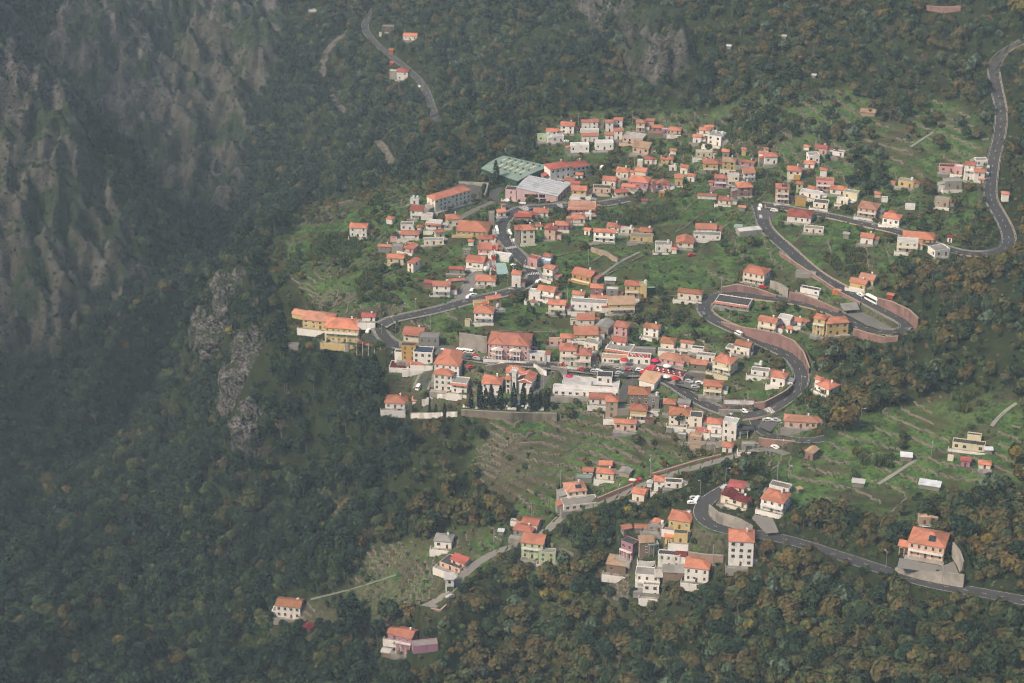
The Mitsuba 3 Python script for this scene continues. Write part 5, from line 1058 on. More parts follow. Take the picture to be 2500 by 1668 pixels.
# ---------------------------------------------------------------- lamp posts and poles
LAMPS = '1014 766;984 777;960 790;932 828;966 815;1160 731;1203 712;1240 703;1320 684;1282 666;1252 620;1135 863;1292 884;1250 888;1286 890;1329 894;1377 907;1413 906;1448 907;1546 912;1543 934;1512 967;1327 951;1777 921;1802 783;1955 952;1719 864;1898 1076;1950 1084;2101 1032;1925 1169;1811 1017;1909 1116;1771 1184;1709 1212;2163 1382;2300 1423;1589 1163;1510 1222;1205 1340;2135 582;1824 492;2274 1113;1196 452;1119 445;1410 348;1468 320;1861 345;1518 449'
POLES = '1052 803;1100 722;1437 646;1385 742;1897 1181;1740 1372;1298 1264;1588 1150;1033 223;967 134;1412 308;1544 302;1548 420;865 1313;1368 1190;1761 713'
def lampm(): return join([cyl(.09, -.6, 7.6, 0, 0, 6), bar((0, 0, 7.6), (1.6, 0, 7.9), .12, .1)])
for s in LAMPS.split(';'):
    u, v = map(float, s.split()); p = hit1(u, v); z = float(zfine(p[0], p[1])); key = thing('street_lamp', unique('grey street lamp', 'near the ' + near_label(p)), 'street lamp', 'street lamps along the village roads'); W = T().translate([float(p[0]), float(p[1]), z]).rotate([0, 0, 1], float((u * 37) % 360))
    scene[key + '__post'] = {**cached(('lamp',), lambda: mikit.ply(lampm(), 'm_pole')), 'to_world': W}; scene[key + '__lamp_head'] = {**cached(('head',), lambda: mikit.ply(box(1.2, 2.0, -.16, .16, 7.86, 8.02), 'm_wall', uv=flat_uv(np.zeros(8), wuv('tank')))), 'to_world': W}
for s in POLES.split(';'):
    u, v = map(float, s.split()); p = hit1(u, v); key = thing('utility_pole', unique('pale utility pole with crossarm', 'near the ' + near_label(p, 8)), 'pole', 'utility poles'); hh = 14.5 if u == 1740 else 9.5; W = T().translate([float(p[0]), float(p[1]), float(zfine(p[0], p[1]))]).rotate([0, 0, 1], float((u * 53) % 90))
    put(key, 'post', cyl(.15, -.8, hh, 0, 0, 6), 'm_pole', to_world=W); put(key, 'crossarm', box(-.9, .9, -.06, .06, hh - .7, hh - .55), 'm_pole', to_world=W)
# ---------------------------------------------------------------- parasols, terrace chairs, gravestones
PARASOLS = [('red', 1524, 889, 'under the white terrace beside the plaza'), ('red', 1572, 905, 'left of the big red awning at the plaza head'), ('red', 1580, 902, 'big red one at the plaza head'), ('red', 1585, 896, 'right of the big red one at the plaza head'), ('red', 1648, 925, 'in front of the pink hotel'), ('white', 1628, 902, 'on the pink hotel terrace'), ('white', 1627, 918, 'at the foot of the pink hotel'), ('turq', 1391, 890, 'in front of the double roofed restaurant'), ('magenta', 1390, 908, 'on the edge of the market terrace'), ('magenta', 1848, 1304, 'beside the tall white tower house'), ('magenta', 1595, 890, 'first along the stepped alley'), ('magenta', 1599, 880, 'second along the stepped alley')]
def canopy(r): a = np.arange(8) * np.pi / 4; v = np.vstack([np.c_[r * np.cos(a), r * np.sin(a), np.full(8, 2.2)], [[0, 0, 3.0]], np.c_[r * np.cos(a), r * np.sin(a), np.full(8, 2.0)]]); i = np.arange(8); return v, np.vstack([np.stack([i, (i + 1) % 8, 0 * i + 8], -1), np.stack([i + 9, (i + 1) % 8 + 9, (i + 1) % 8], -1), np.stack([i + 9, (i + 1) % 8, i], -1)])
for col, u, v, lb in PARASOLS:
    p = hit1(u, v + 8); key = thing('parasol', f'{dict(turq="turquoise", magenta="crimson").get(col, col)} parasol {lb}', 'parasol'); z = float(zfine(p[0], p[1])) + (3 if 'terrace beside' in lb or 'hotel terrace' in lb else 0); W = T().translate([float(p[0]), float(p[1]), z])
    put(key, 'canopy', canopy(2.1), 'm_wall', wuv(col), to_world=W); put(key, 'post', cyl(.05, -.3, 2.9, 0, 0, 5), 'm_pole', to_world=W)
for key_t, c, w_, d_, h_, a_, W in TERRACES:
    g = np.random.default_rng(5)
    for i in range(16):
        for j in range(2):
            key = thing('terrace_chair', f'red and white chair on the {"crowded terrace" if "white terrace block" in labels[key_t]["label"] else "pink hotel terrace"} at the plaza', 'chair', f'chairs of the {labels[key_t]["label"][:24]}')
            M = W.translate([float((i + .5) / 16 * w_ * .9 - w_ * .45 + g.normal(0, .2)), float(-d_ * .3 + j * d_ * .25), float(h_ + .1)]).rotate([0, 0, 1], float(g.uniform(0, 360))); scene[key] = {**cached(('chair', (i + j) % 3), lambda: mikit.ply(join([box(-.4, .4, -.4, .4, .42, .5), box(-.4, .4, .32, .4, .5, 1.0)] + [box(x - .04, x + .04, y - .04, y + .04, 0, .42) for x in (-.34, .34) for y in (-.34, .34)]), 'm_wall', uv=flat_uv(np.zeros(48), wuv('white' if (i + j) % 3 == 2 else 'red')))), 'to_world': M}
g = np.random.default_rng(8)
for i in range(34):
    u, v = (1135 + i * 6.4 + g.normal(0, 1.5), 991 + g.normal(0, 2.2) + i * .22); p = hit1(u, v); key = thing('gravestone', 'small white gravestone in the cemetery under the cypresses', 'gravestone', 'white gravestones in the cemetery'); scene[key] = {**cached(('grave',), lambda: mikit.ply(join([box(-.45, .45, -.15, .15, -.3, 1.3), box(-.5, .5, -1.4, -.16, -.3, .35)]), 'm_wall', uv=flat_uv(np.zeros(16), wuv('tank')))), 'to_world': T().translate([float(p[0]), float(p[1]), float(zfine(p[0], p[1]))])}
# ---------------------------------------------------------------- rocks beside the gorge
# terrace walls: dry stone faces along the steps of the fields
qz = (Z + n1 * 2.0 * 0) ; GZ = gaussian_filter(Z, .8); ph_ = (q - .89); lev = np.floor(ph_)
segs = []
fm = (field > .55) & ~busy
for axis in (0, 1):
    a_, b_ = (np.s_[:-1, :-1], np.s_[1:, :-1]) if axis == 0 else (np.s_[:-1, :-1], np.s_[:-1, 1:])
    hit_ = (lev[a_] != lev[b_]) & fm[a_] & fm[b_]
    i, j = np.nonzero(hit_); A = np.stack([FX[a_][i, j], FY[a_][i, j], Z[a_][i, j]], -1); B = np.stack([FX[b_][i, j], FY[b_][i, j], Z[b_][i, j]], -1)
    segs.append((A + B) / 2)
pts = np.vstack(segs); gq = np.array(np.gradient(gaussian_filter(q * st, 2), XS, YS)); gxq, gyq = (map_coordinates(g_, idx(pts[:, 0], pts[:, 1]), order=1) for g_ in gq); gl = np.hypot(gxq, gyq) + 1e-6
keep = (gl > .04) & (meshkit.noise(np.stack([pts[:, 0] / 14, pts[:, 1] / 14, 0 * pts[:, 0]], -1), 4) > np.where(pts[:, 0] < -10, .52, .36)); pts, gxq, gyq = pts[keep], (gxq / gl)[keep], (gyq / gl)[keep]
rg = np.random.default_rng(6); hw_ = rg.uniform(.45, .95, len(pts)); hh_ = rg.uniform(.7, 1.15, len(pts)); off = rg.normal(0, .10, len(pts))
t_ = np.stack([-gyq, gxq, 0 * gxq], -1); o_ = np.stack([-gxq, -gyq, 0 * gxq], -1); base_ = pts + o_ * off[:, None]
V = np.stack([base_ + o_ * .35 + t_ * s_ * hw_[:, None] + np.c_[0 * hh_, 0 * hh_, z_] for z_, s_ in ((-1.0 + 0 * hh_, -1), (-1.0 + 0 * hh_, 1), (hh_ * .62, 1), (hh_ * .62, -1))] + [base_ - o_ * .35 + t_ * s_ * hw_[:, None] + np.c_[0 * hh_, 0 * hh_, hh_ * .62] for s_ in (1, -1)], 1).reshape(-1, 3)
k_ = np.arange(len(pts))[:, None] * 6; F = np.vstack([k_ + [0, 1, 2], k_ + [0, 2, 3], k_ + [3, 2, 4], k_ + [3, 4, 5]])
scene['terrace_wall'] = mikit.ply((V, F), 'm_stone', uv=flat_uv(V, wuv('stone'))); labels['terrace_wall'] = {'kind': 'stuff', 'label': 'dry stone walls along the steps of the terraced fields', 'category': 'terrace wall'}
def make_rock(u, v, size, seed, yaw, label, dz=0.0):
    m = trimesh.creation.icosphere(5); p = np.array(m.vertices); n_ = p.copy()
    k = 1 + .38 * (meshkit.fbm(n_ * 1.6 + seed, 4, seed=seed) - .5) * 2 + .30 * (np.abs(2 * meshkit.fbm(n_ * np.array([5, 5, 2.2]) + seed, 4, seed=seed + 1) - 1) - .35)
    p = (p * k[:, None] * np.array(size)) @ rot(math.radians(yaw)).T + hit1(u, v) + [0, 0, dz]
    key = thing('rock_outcrop', label, 'rock'); scene[key] = mikit.ply((p, np.array(m.faces)), 'm_rock', smooth=True)
    uu, vv, dd = project(p); HOUSE_BOXES.append((np.percentile(uu, 15), np.percentile(vv, 12), np.percentile(uu, 62), np.percentile(vv, 66), float(np.median(dd))))
scene['m_rock'] = diffuse(lambda p, n, uv: (lambda c, b: mix(mix((.030, .030, .032), (.158, .150, .147), smoothstep(.34, .72, b * .5 + c * .5)), (.028, .042, .022), smoothstep(.46, .58, noise(p.x * .2, p.y * .2, p.z * .2) * .7 + n.z * .3) * .85))(noise(p.x * 1.1, p.y * 1.1, p.z * 1.1), fbm(p.x * .3, p.y * .3, p.z * .22, 4)))
make_rock(497, 800, (9, 9, 15), 3, 10, 'rounded heart shaped grey boulder leaning out over the gorge', -2)
make_rock(556, 735, (9, 12, 22), 4, 25, 'tall grey rock slab above the heart shaped boulder', -3)
make_rock(540, 810, (16, 12, 15), 6, -10, 'broad grey rock mass right behind the heart shaped boulder', -6)
make_rock(596, 692, (9, 9, 10), 7, 0, 'rounded rock crown left of the tunnel mouth', 0)
make_rock(626, 862, (16, 12, 25), 9, -15, 'great grey rock face falling from the village edge', -10)
make_rock(588, 950, (14, 12, 29), 12, 20, 'long grey rock rib below the great rock face', -9)
make_rock(615, 1030, (12, 11, 23), 15, 0, 'lowest grey rock rib fading into the wood', -11)
# the roads are cut free again where walls and houses raised the ground
for name, hw, pale, w in road_lines: level(w[:, :2], w[:, 2], hw + .3, 1.3, .10)
# the mountain that goes on to the left, outside the picture, and shades the gorge
mx, my = np.meshgrid(np.arange(-1140, -570, 15.0), np.arange(120, 2160, 15.0), indexing='ij')
up_ = np.clip((-585 - mx) / 150, 0, 1); up_ = up_ * up_ * (3 - 2 * up_); mz = zbase(np.clip(mx, -630, 630), np.clip(my, 500, 2180)) * (1 - up_) + up_ * (330 + 130 * (meshkit.fbm(np.stack([mx / 260, my / 260, 0 * mx], -1), 4, seed=2) - .5) * 2 - np.clip(-760 - mx, 0, 400) * .3)
mi_ = np.arange(mx.size).reshape(mx.shape); mf = np.vstack([np.stack([mi_[:-1, :-1], mi_[1:, :-1], mi_[1:, 1:]], -1).reshape(-1, 3), np.stack([mi_[:-1, :-1], mi_[1:, 1:], mi_[:-1, 1:]], -1).reshape(-1, 3)])
scene['mountain'] = mikit.ply((np.stack([mx, my, mz - 1.0], -1).reshape(-1, 3), mf), 'm_ground', smooth=True, uv=np.stack([0 * mx.ravel(), .9 + 0 * mx.ravel()], -1)); labels['mountain'] = {'kind': 'structure'}
# single trees that the photograph picks out: cypresses of the cemetery, the conifer at the green hall
SINGLES = [('cypress', 1000 + x / 5.8075, 800 + b / 5.8075, (b - t) / 5.8075, 'dark cypress in the row below the church') for x, t, b in ((875, 900, 1165), (1000, 790, 1175), (1085, 850, 1155), (1160, 810, 1175), (1290, 800, 1140), (1480, 790, 1155), (1610, 840, 1140), (1720, 850, 1165), (1800, 900, 1175), (1850, 890, 1140), (1935, 900, 1205))] + [('cypress', 1000 + x / 5.8075, 800 + b / 5.8075, (b - t) / 5.8075, 'small cypress in front of the white arcade wall') for x, t, b in ((50, 1100, 1240), (285, 1060, 1245), (375, 1070, 1255), (500, 1060, 1272))] + [('conifer', 1211, 449, 56, 'tall dark conifer in front of the green sports hall'), ('rusty', 2063, 1052, 68, 'tall orange autumn tree at the upper corner of the right fields'), ('golden', 2492, 62, 70, 'golden tree in the top right corner'), ('golden', 2478, 1135, 50, 'golden tree at the right edge beyond the yellow farmhouse'), ('evergreen', 1660, 1036, 27, 'dark round tree in front of the brown hip roofed cream house'), ('evergreen', 2204, 1074, 26, 'single dark round tree in the right fields'), ('golden', 758, 1306, 40, 'golden tree left below the green clearing'), ('golden', 785, 1292, 36, 'smaller golden tree beside the green clearing'), ('evergreen', 1100, 1418, 26, 'dark tree below the half flat roofed farmhouse'), ('rusty', 1060, 470, 34, 'rust coloured tree beside the grey sports court')]
# ---------------------------------------------------------------- the ground sheet
FU, FV, FD = project(np.stack([FX, FY, Z], -1))
nx, ny = FX.shape
ii = np.arange(nx * ny).reshape(nx, ny)
gf = np.vstack([np.stack([ii[:-1, :-1], ii[1:, :-1], ii[1:, 1:]], -1).reshape(-1, 3), np.stack([ii[:-1, :-1], ii[1:, 1:], ii[:-1, 1:]], -1).reshape(-1, 3)])
scene['ground'] = mikit.ply((np.stack([FX, FY, Z], -1).reshape(-1, 3), gf), 'm_ground', smooth=True, uv=np.stack([field.ravel(), rock.ravel()], -1))
labels['ground'] = {'kind': 'structure'}
# ---------------------------------------------------------------- trees: leaf clumps round a branching trunk
rng = np.random.default_rng(11)
def clumps(c, size, up=0.55, seed=0):
    """One bent leaf clump (two triangles) at each centre, turned mostly outwards and up."""
    r = np.random.default_rng(seed); n = len(c)
    o = c - c.mean(0); o /= np.linalg.norm(o, axis=1, keepdims=True) + 1e-9
    nrm = o + [0, 0, up] + r.normal(0, 0.36, (n, 3)); nrm /= np.linalg.norm(nrm, axis=1, keepdims=True)
    a = np.cross(nrm, r.normal(0, 1, (n, 3))); a /= np.linalg.norm(a, axis=1, keepdims=True) + 1e-9; b = np.cross(nrm, a)
    s = size * r.uniform(0.6, 1.35, (n, 1))
    v = np.stack([c - a * s, c - b * s * 0.7 + nrm * s * 0.18, c + a * s, c + b * s * 0.7 + nrm * s * 0.18], 1).reshape(-1, 3)
    k = np.arange(n)[:, None] * 4
    return v, np.vstack([k + [0, 1, 2], k + [0, 2, 3]]), np.repeat(r.uniform(0, 1, n), 4)
def crown_points(n, r, lobes, seed, squash=0.8, shell=0.35):
    g = np.random.default_rng(seed); out = []
    for i in range(lobes):
        a = g.uniform(0, 2 * np.pi); d = g.uniform(0.15, 0.62) * r * (lobes > 1); rr = r * g.uniform(0.42, 0.66) if lobes > 1 else r
        cz = g.uniform(-0.25, 0.5) * r * squash
        q = g.normal(0, 1, (n // lobes, 3)); q /= np.linalg.norm(q, axis=1, keepdims=True)
        q *= (1 - shell * g.uniform(0, 1, (len(q), 1)) ** 2) * rr; q[:, 2] *= squash
        out.append(q + [d * np.cos(a), d * np.sin(a), cz])
    return np.vstack(out)
def limb(p0, p1, r0, r1, k=5):
    a = np.arange(k) * 2 * np.pi / k; p0, p1 = np.array(p0, float), np.array(p1, float); t = (p1 - p0) / np.linalg.norm(p1 - p0)
    u = np.cross(t, [0.3, 0.9, 0.1]); u /= np.linalg.norm(u); w = np.cross(t, u); ring = np.cos(a)[:, None] * u + np.sin(a)[:, None] * w
    v = np.vstack([p0 + ring * r0, p1 + ring * r1]); i = np.arange(k)
    return v, np.stack([i, (i + 1) % k, (i + 1) % k + k, i + k], -1)
def trunk_mesh(h, r, spread, seed, n=5):
    g = np.random.default_rng(seed); top = np.array([g.normal(0, .3), g.normal(0, .3), h * 0.62]); ms = [limb((0, 0, -1.2), top, r, r * 0.55, 6)]
    for i in range(n):
        a = i * 2.4 + g.uniform(0, 1); s = top * g.uniform(0.55, 1.0); ms.append(limb(s, s + [spread * np.cos(a) * g.uniform(.5, 1), spread * np.sin(a) * g.uniform(.5, 1), h * g.uniform(.2, .38)], r * 0.4, r * 0.10, 4))
    return join(ms)
def leaf_ply(v, f, rnd, tone, mixtone=None, frac=0.0, seed=0):
    t = np.full(len(v), (tone + 0.5) / len(LEAF))
    if mixtone is not None:
        g = np.random.default_rng(seed + 77); sw = np.repeat(g.uniform(0, 1, len(v) // 4) < frac, 4); t[:len(sw)][sw] = (mixtone + 0.5) / len(LEAF)
    return mikit.ply((v, f), 'm_leaf', uv=np.stack([t, rnd], -1))
KINDS = {}   # name -> list of shapegroup ids; every group is one tree of unit size class (crown radius, height)
def group(kind, crown, trunk, bark='m_bark'):
    gid = f'{kind}_model_{len(KINDS.setdefault(kind, [])):03d}'
    d = {'type': 'shapegroup', 'crown': crown}
    if trunk is not None: d['trunk'] = mikit.ply(trunk, bark)
    scene[gid] = d; KINDS[kind].append(gid)
def broad(kind, tone, r, h, n, lobes, variants, size=0.78, mixtone=None, frac=0.0, squash=0.8, shell=0.4):
    for s in range(variants):
        sd = hash((len(kind), tone, s)) % 10007
        c = crown_points(n, r, lobes, sd, squash, shell) + [0, 0, h - r * squash]
        v, f, rnd = clumps(c, size, seed=sd)
        group(kind, leaf_ply(v, f, rnd, tone, mixtone, frac, sd), trunk_mesh(h, 0.028 * h, r * 0.6, sd, 9 if kind == 'greybare' else 5), 'm_palebark' if kind == 'greybare' else 'm_bark')
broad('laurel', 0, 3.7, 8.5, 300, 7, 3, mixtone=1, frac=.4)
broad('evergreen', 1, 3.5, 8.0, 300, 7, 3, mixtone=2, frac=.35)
broad('eucalyptus', 10, 3.0, 12.5, 280, 7, 3, mixtone=1, frac=.3, squash=1.5)
broad('oliveleaf', 2, 3.4, 7.0, 280, 6, 3, mixtone=3, frac=.45)
broad('chestnut', 3, 3.8, 8.0, 300, 7, 3, mixtone=4, frac=.4)
broad('rusty', 4, 3.3, 6.8, 260, 6, 2, mixtone=8, frac=.3)
broad('golden', 8, 2.9, 6.0, 240, 5, 2, mixtone=6, frac=.3)
broad('greybare', 5, 3.2, 7.0, 130, 6, 2, size=0.42, mixtone=4, frac=.4)
broad('redleaf', 9, 1.6, 2.6, 120, 4, 1, size=0.45, mixtone=4, frac=.3)
broad('bush', 2, 1.5, 2.2, 90, 4, 2, size=0.42, mixtone=6, frac=.4)
broad('greenbush', 6, 1.6, 2.2, 90, 4, 2, size=0.42, mixtone=7, frac=.35)
broad('darkbush', 1, 1.8, 2.6, 110, 4, 2, size=0.45, mixtone=0, frac=.4)
broad('brownbush', 4, 1.5, 2.0, 90, 4, 2, size=0.42, mixtone=5, frac=.5)
broad('greytree', 11, 3.0, 7.0, 240, 6, 2, mixtone=2, frac=.35)
def cane(tone, seed, r=1.7, h=4.2, n=110):
    g = np.random.default_rng(seed); ms, rn = [], []
    for i in range(n):
        a, d = g.uniform(0, 6.28), r * math.sqrt(g.uniform(0, 1)); b = np.array([d * np.cos(a), d * np.sin(a), g.uniform(-.4, h * .25)]); lean = g.normal(0, 0.42, 3) * [1, 1, 0]; hh = h * g.uniform(.5, 1.0)
        w = np.array([np.cos(a * 3), np.sin(a * 3), 0]) * 0.17; tip = b + lean * hh * .6 + [0, 0, hh]; mid = (b + tip) / 2 + [0, 0, .2]
        ms.append((np.array([b - w * .4, mid - w, tip, mid + w]), np.array([[0, 1, 2], [0, 2, 3]]))); rn += [g.uniform(0, 1)] * 4
    v, f = join(ms); return v, f, np.array(rn)
for s in range(2):
    v, f, rn = cane(7, 40 + s); group('cane', leaf_ply(v, f, rn, 7, 6, .4, s), None)
    v, f, rn = cane(8, 50 + s, 1.5, 3.6); group('drycane', leaf_ply(v, f, rn, 7, 8, .45, s), None)
    v, f, rn = cane(6, 60 + s, .9, 1.1, 60); group('crop', leaf_ply(v, f, rn, 6, 2, .4, s), None)
def cypress(seed):
    g = np.random.default_rng(seed); n = 330; t = g.uniform(0, 1, n); a = g.uniform(0, 6.28, n); rr = 1.15 * np.sin(np.pi * np.clip(t * .92 + .1, 0, 1)) ** .75 * (1 - .45 * t) * g.uniform(.75, 1, n)
    c = np.stack([rr * np.cos(a), rr * np.sin(a), .4 + t * 7.8], -1); v, f, rn = clumps(c, .42, up=.9, seed=seed); return v, f, rn
for s in range(2):
    v, f, rn = cypress(5 + s); group('cypress', leaf_ply(v, f, rn, 10, 0, .4, s), join([limb((0, 0, -.6), (0, 0, 4), .18, .08)]))
def conifer(seed):
    g = np.random.default_rng(seed); n = 480; t = g.uniform(0, 1, n) ** 1.3; a = g.uniform(0, 6.28, n); rr = (4.3 * (1 - t) ** .8 + .3) * g.uniform(.55, 1, n) * (0.8 + .2 * np.sin(t * 40))
    c = np.stack([rr * np.cos(a), rr * np.sin(a), 1.5 + t * 15.0], -1); v, f, rn = clumps(c, .75, up=.5, seed=seed); return v, f, rn
v, f, rn = conifer(3); group('conifer', leaf_ply(v, f, rn, 10, 0, .5, 3), join([limb((0, 0, -1), (0, 0, 15), .4, .1)]))
# ---------------------------------------------------------------- where things grow
gone = distance_transform_edt(~busy) * 1.6      # metres to the next road, yard or house, roughly
def gone_at(x, y): return map_coordinates(gone, idx(x, y), order=1, mode='nearest')
def at_grid(a, x, y): return map_coordinates(a, idx(x, y), order=1, mode='nearest')
boxes = np.array(HOUSE_BOXES) if HOUSE_BOXES else np.zeros((0, 5))
roadpts = np.vstack([np.stack([u, v, d], -1)[::2] for u, v, d, hw, nm in road_px] + [np.zeros((0, 3))])
roadpts = roadpts[~((roadpts[:, 0] > 2400) & ((roadpts[:, 1] > 255) & (roadpts[:, 1] < 335) | (roadpts[:, 1] > 492) & (roadpts[:, 1] < 562)) | (roadpts[:, 0] > 2185) & (roadpts[:, 0] < 2300) & (roadpts[:, 1] > 550) & (roadpts[:, 1] < 590))]
VILLAGE = Polygon(px('640 640;760 500;900 470;1000 440;1090 420;1180 480;1250 440;1300 380;1280 300;1420 270;1700 270;1760 300;1900 330;2080 360;2200 380;2420 380;2500 440;2500 620;2320 640;2240 600;2180 700;2120 690;2260 800;2180 840;2000 850;1950 920;2060 930;2020 1080;1900 1080;1700 1150;1500 1210;1340 1290;1300 1230;1480 1150;1560 1060;1400 1010;1000 1010;920 960;960 870;800 860;700 850;680 760'))
UPHILL = Polygon(px('1700 290;1800 190;2500 60;2500 1300;2060 900;2250 800;2240 620;2420 600;2440 380;1900 360'))
FPOLY = [Polygon(px(s)).buffer(0) for s in FIELDS]
CANES = [Polygon(px(s)) for s in ['770 575;850 570;890 630;750 640', '865 660;930 660;950 740;880 740', '2085 1100;2180 1125;2175 1155;2080 1130', '2010 620;2110 600;2100 670;2020 660', '1845 430;1900 425;1895 470;1850 465', '1085 800;1140 795;1140 825;1085 825', '1800 640;1880 640;1880 690;1800 690', '1920 950;2010 950;2010 1000;1915 990', '560 1560;660 1550;660 1640;560 1640', '1400 1240;1480 1230;1470 1290;1400 1290', '2320 960;2400 960;2390 1010;2330 1010', '2310 1250;2420 1250;2430 1330;2310 1300', '1480 540;1640 500;1650 540;1500 560', '1950 200;2000 190;2010 240;1950 240', '1730 330;1900 270;1960 300;1800 350']]
plants = []   # kind, x, y, z, scale, u, v, crown px
def blocked(u, v, d, r, h, far=False):
    """Would the plant hide a building or a road that the photograph shows?"""
    s = FPX / d; x0, x1, y0, y1 = u - r * s * .8, u + r * s * .8, v - h * s * .86, v
    if len(boxes):
        m = (boxes[:, 0] < x1) & (boxes[:, 2] > x0) & (boxes[:, 1] < y1 - 3) & (boxes[:, 3] - 2 > y0) & (boxes[:, 4] > d - 1)
        if m.any(): return True
    m = (roadpts[:, 0] > x0 - 1) & (roadpts[:, 0] < x1 + 1) & (roadpts[:, 1] > y0 - 2) & (roadpts[:, 1] < y1 + 2) & (roadpts[:, 2] > d - 6)
    return m.any()
GXX, GYY = np.gradient(gaussian_filter(Z, 2), XS, YS)
def grow(step, seed, choose, more=1.0, xr=(-560, 640), yr=(560, 2150)):
    g = np.random.default_rng(seed)
    X, Y = np.meshgrid(np.arange(*xr, step), np.arange(*yr, step)); X = (X + g.uniform(-.5, .5, X.shape) * step).ravel(); Y = (Y + g.uniform(-.5, .5, Y.shape) * step).ravel()
    z = zfine(X, Y); u, v, d = project(np.stack([X, Y, z], -1))
    ok = (u > -230) & (u < 2740) & (v > -10) & (v < 1850) & (gone_at(X, Y) > 0.6)
    X, Y, z, u, v, d = (a[ok] for a in (X, Y, z, u, v, d)); G = gone_at(X, Y); rk, fd = at_grid(rock, X, Y), at_grid(field, X, Y)
    nzx, nzy = at_grid(GXX, X, Y), at_grid(GYY, X, Y); area = np.sqrt(1 + nzx ** 2 + nzy ** 2); ok = g.uniform(0, 1, len(X)) < np.clip(area, 1, 2.4) / 2.4 * more * (1 + .7 * (v > 1250)); X, Y, z, u, v, d, G, rk, fd = (a[ok] for a in (X, Y, z, u, v, d, G, rk, fd)); ph = at_grid(fr, X, Y); rb = at_grid(ribs * slope, X, Y)
    big = meshkit.noise(np.stack([X / 45, Y / 45, 0 * X], -1), 3); sm = meshkit.noise(np.stack([X / 17, Y / 17, 0 * X + 3], -1), 8)
    for i in range(len(X)):
        c = choose(g, u[i], v[i], rk[i], fd[i], big[i], sm[i], G[i], (ph[i], rb[i]))
        if c is None: continue
        kind, sc = c; r, h = SIZE[kind][0] * sc, SIZE[kind][1] * sc
        for k_ in (1, .62, .4):
            if not (G[i] < r * k_ * 0.75 or blocked(u[i], v[i], d[i], r * k_, h * k_)): break
        else: continue
        sc *= k_
        plants.append((kind, X[i], Y[i], z[i], sc, u[i], v[i], d[i]))
SIZE = dict(laurel=(3.7, 8.5), evergreen=(3.5, 8), eucalyptus=(3, 12.5), oliveleaf=(3.4, 7), chestnut=(3.8, 8), rusty=(3.3, 6.8), golden=(2.9, 6), greybare=(3.2, 7), redleaf=(1.6, 2.6), bush=(1.5, 2.2), greenbush=(1.6, 2.2), darkbush=(1.8, 2.6), brownbush=(1.5, 2.0), cane=(1.7, 4.2), drycane=(1.5, 3.6), crop=(.9, 1.1), cypress=(1.1, 8.2), conifer=(4.3, 16.5), greytree=(3.0, 7.0))
def w(g, **k):
    n = list(k); p = np.array([k[x] for x in n]); return n[int(np.searchsorted(np.cumsum(p / p.sum()), g.uniform()))]
def smooth01(x, a, b): t = min(max((x - a) / (b - a), 0), 1); return t * t * (3 - 2 * t)
def forest(g, u, v, rk, fd, big, sm, G, ph):
    ph, rb = ph
    P = Point(u, v)
    if rk > 0.55: return None
    village = VILLAGE.contains(P) and not any(f.contains(P) for f in FPOLY)
    if fd > 0.6 and not village and not (sm > .46 and v < 480 and u > 1680): return None
    if village:
        if g.uniform() > 0.42 + 0.35 * (sm > 0.55): return None
        return w(g, oliveleaf=3, evergreen=2, chestnut=1.5, golden=.7, rusty=.5, greybare=.4), g.uniform(.4, .85)
    pa, pb = smooth01(big, .45, .62), smooth01(sm, .5, .66)   # autumn colour and pale crowns come in patches
    if u < 1000 and v > 480 or u < 760: # the dark gorge and the left slopes
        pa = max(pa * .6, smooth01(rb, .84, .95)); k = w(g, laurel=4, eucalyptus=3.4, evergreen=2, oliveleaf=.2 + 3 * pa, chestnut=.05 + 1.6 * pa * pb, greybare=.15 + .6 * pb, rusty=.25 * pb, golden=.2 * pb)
    elif v < 520 and u < 1750: k = w(g, oliveleaf=2, laurel=2.2, evergreen=2, greybare=.3 + 1.4 * pb, eucalyptus=1.2, chestnut=.2 + 2.2 * pa, rusty=.8 * pa * pb, greytree=.9)
    elif UPHILL.contains(P) or u > 1750 and v < 900: k = w(g, oliveleaf=2.4, chestnut=1.4 + 4.5 * pa, evergreen=2, rusty=.3 + 2.6 * pa * pb, greybare=.2 + 1.8 * pb, golden=.1 + .5 * pa, laurel=1.2, greytree=1)
    else: k = w(g, chestnut=1.8 + 5 * pa, oliveleaf=2.6, evergreen=1.8, laurel=1.5, rusty=.25 + 2 * pa * pb, golden=.25, greybare=.5, greytree=.5)
    return k, (.58 + 1.0 * g.uniform() ** 1.7) * (0.92 if v < 400 else 1)
def under(g, u, v, rk, fd, big, sm, G, ph):
    ph, rb = ph
    P = Point(u, v)
    for c in CANES:
        if c.contains(P): return (w(g, cane=2, drycane=1), g.uniform(.8, 1.2))
    if rk > .5:
        if g.uniform() > .62 + .38 * (sm > .5): return None
        return w(g, darkbush=6, bush=2, brownbush=.3), g.uniform(.28, .95)
    if fd > .5:
        if g.uniform() > (.85 if ph > .70 else .20 + .45 * (sm > .58) + .25 * VILLAGE.contains(P)): return None
        return w(g, greenbush=2, bush=2, crop=4, brownbush=1, redleaf=4 * (1180 < u < 1520 and 1030 < v < 1130 and sm > .45) + .2, oliveleaf=.12, cane=.5), g.uniform(.4, .9)
    if VILLAGE.contains(P):
        if g.uniform() > .85: return None
        return w(g, greenbush=2.2, bush=3, darkbush=2, brownbush=1, redleaf=.3, cane=.8, drycane=.3, golden=.15), g.uniform(.5, 1.1)
    if g.uniform() > .62: return None
    if u < 1000 and v > 300: return w(g, darkbush=4, bush=1, brownbush=.5), g.uniform(.7, 1.3)
    return w(g, bush=3, darkbush=1.6, greenbush=1.2, brownbush=1.4, cane=.4, redleaf=.1), g.uniform(.6, 1.2)
grow(4.4, 1, forest, 1.1)
grow(2.9, 2, under, 1.15)
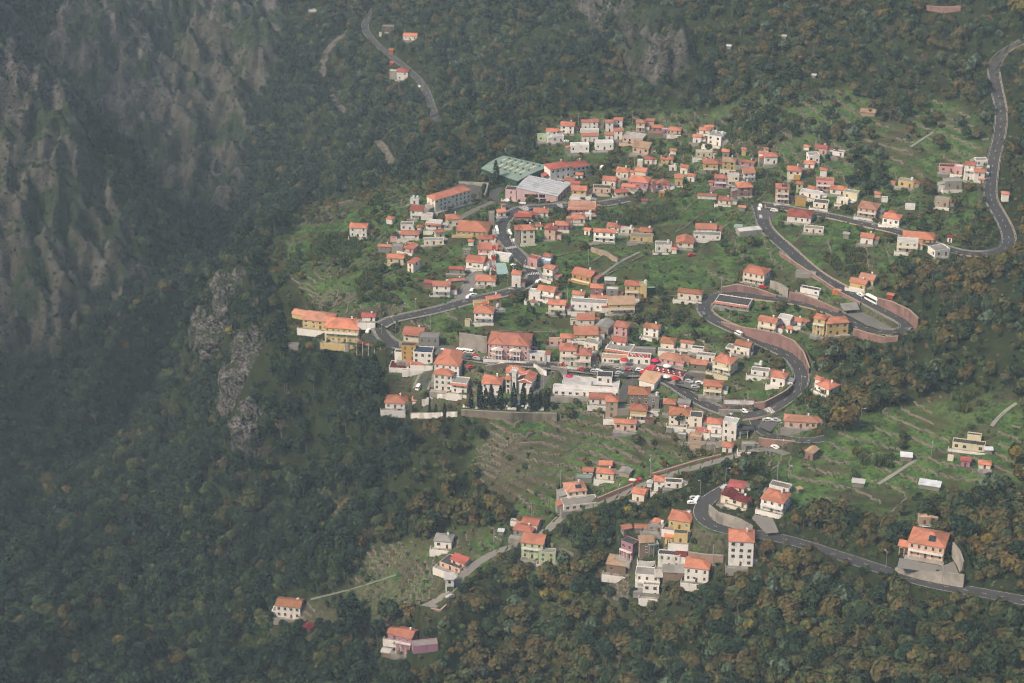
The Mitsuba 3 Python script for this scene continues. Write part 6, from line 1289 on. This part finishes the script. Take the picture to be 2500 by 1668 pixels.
GROUPS = dict(left=('left gorge forest', 'trees of the left gorge forest'), bottom=('bottom wood', 'trees of the bottom wood'), right=('lower right wood', 'trees of the lower right wood'))
MARKS = [(690, 1495, 'lone white farmhouse'), (1000, 1560, 'mauve pink house'), (1560, 1380, 'bottom hamlet'), (1812, 1350, 'white tower house'), (2270, 1340, 'new peach villa'), (1290, 1340, 'light green house'), (1060, 1480, 'lower lane end'), (600, 1000, 'grey rock ribs'), (1270, 1010, 'cemetery wall'), (2100, 1150, 'terraced field'), (2050, 1360, 'bottom road'), (420, 1400, 'gorge bottom'), (780, 1230, 'green clearing')]
def beside(u, v):
    mu, mv, nm = min(MARKS, key=lambda m: (m[0] - u) ** 2 + (m[1] - v) ** 2); du, dv = u - mu, v - mv
    far = 'far ' if math.hypot(du, dv) > 260 else ''
    return far + (('below' if dv > 0 else 'above') if abs(dv) > abs(du) else ('right of' if du > 0 else 'left of')) + ' the ' + nm
LOOK = dict(laurel='dark green dense tree', evergreen='mid green leafy tree', eucalyptus='tall dark blue green tree', oliveleaf='olive green round tree', chestnut='olive brown autumn tree', rusty='rust brown autumn tree', golden='golden yellow tree', greybare='half bare grey brown tree', greytree='pale grey green tree')
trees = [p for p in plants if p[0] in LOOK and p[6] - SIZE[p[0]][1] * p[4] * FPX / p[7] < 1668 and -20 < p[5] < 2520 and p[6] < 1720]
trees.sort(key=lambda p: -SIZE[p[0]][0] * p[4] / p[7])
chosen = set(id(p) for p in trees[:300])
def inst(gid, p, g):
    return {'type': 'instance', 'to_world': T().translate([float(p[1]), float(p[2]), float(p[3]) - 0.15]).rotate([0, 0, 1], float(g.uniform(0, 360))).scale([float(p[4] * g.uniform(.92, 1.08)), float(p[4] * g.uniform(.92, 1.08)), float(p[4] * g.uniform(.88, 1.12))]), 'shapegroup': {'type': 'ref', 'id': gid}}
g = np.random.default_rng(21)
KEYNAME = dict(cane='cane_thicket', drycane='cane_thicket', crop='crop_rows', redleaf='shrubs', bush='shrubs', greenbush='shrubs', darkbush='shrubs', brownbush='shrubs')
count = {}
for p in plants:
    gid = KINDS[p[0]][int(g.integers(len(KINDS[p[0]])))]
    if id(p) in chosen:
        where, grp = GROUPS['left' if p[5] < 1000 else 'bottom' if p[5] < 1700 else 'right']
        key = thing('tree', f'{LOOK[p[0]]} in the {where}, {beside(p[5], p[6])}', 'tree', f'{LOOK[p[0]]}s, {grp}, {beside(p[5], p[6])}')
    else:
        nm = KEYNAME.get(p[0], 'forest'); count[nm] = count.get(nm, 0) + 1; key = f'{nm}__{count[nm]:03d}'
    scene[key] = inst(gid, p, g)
for nm, lb, ct in (('forest', 'mixed woodland covering the slopes round the village', 'forest'), ('shrubs', 'low shrubs and scrub between houses, rocks and fields', 'shrubs'), ('cane_thicket', 'pale green cane thickets growing in clumps', 'canes'), ('crop_rows', 'low leafy crops on the terraces', 'crops')):
    labels[nm] = {'kind': 'stuff', 'label': lb, 'category': ct}
ORD = 'first second third fourth fifth sixth seventh eighth ninth tenth eleventh'.split()
for i, (kind, u, v, hp, lb) in enumerate(SINGLES):
    p = hit1(u, v); s_ = FPX / project(p)[2]; hh = hp / s_ / .89; sc = hh / SIZE[kind][1]
    if kind == 'cypress': lb = f'{ORD[i if i < 11 else i - 11]} {lb} from the left'
    key = thing(kind if kind in ('cypress', 'conifer') else 'tree', lb, 'cypress' if kind == 'cypress' else 'tree', 'cypresses of the cemetery' if kind == 'cypress' else None)
    scene[key] = {'type': 'instance', 'shapegroup': {'type': 'ref', 'id': KINDS[kind][i % len(KINDS[kind])]}, 'to_world': T().translate([float(p[0]), float(p[1]), float(zfine(p[0], p[1]))]).scale([sc * .95, sc * .95, sc])}
print(len(plants), 'plants', count, 'trees alone', min(300, len(trees)))
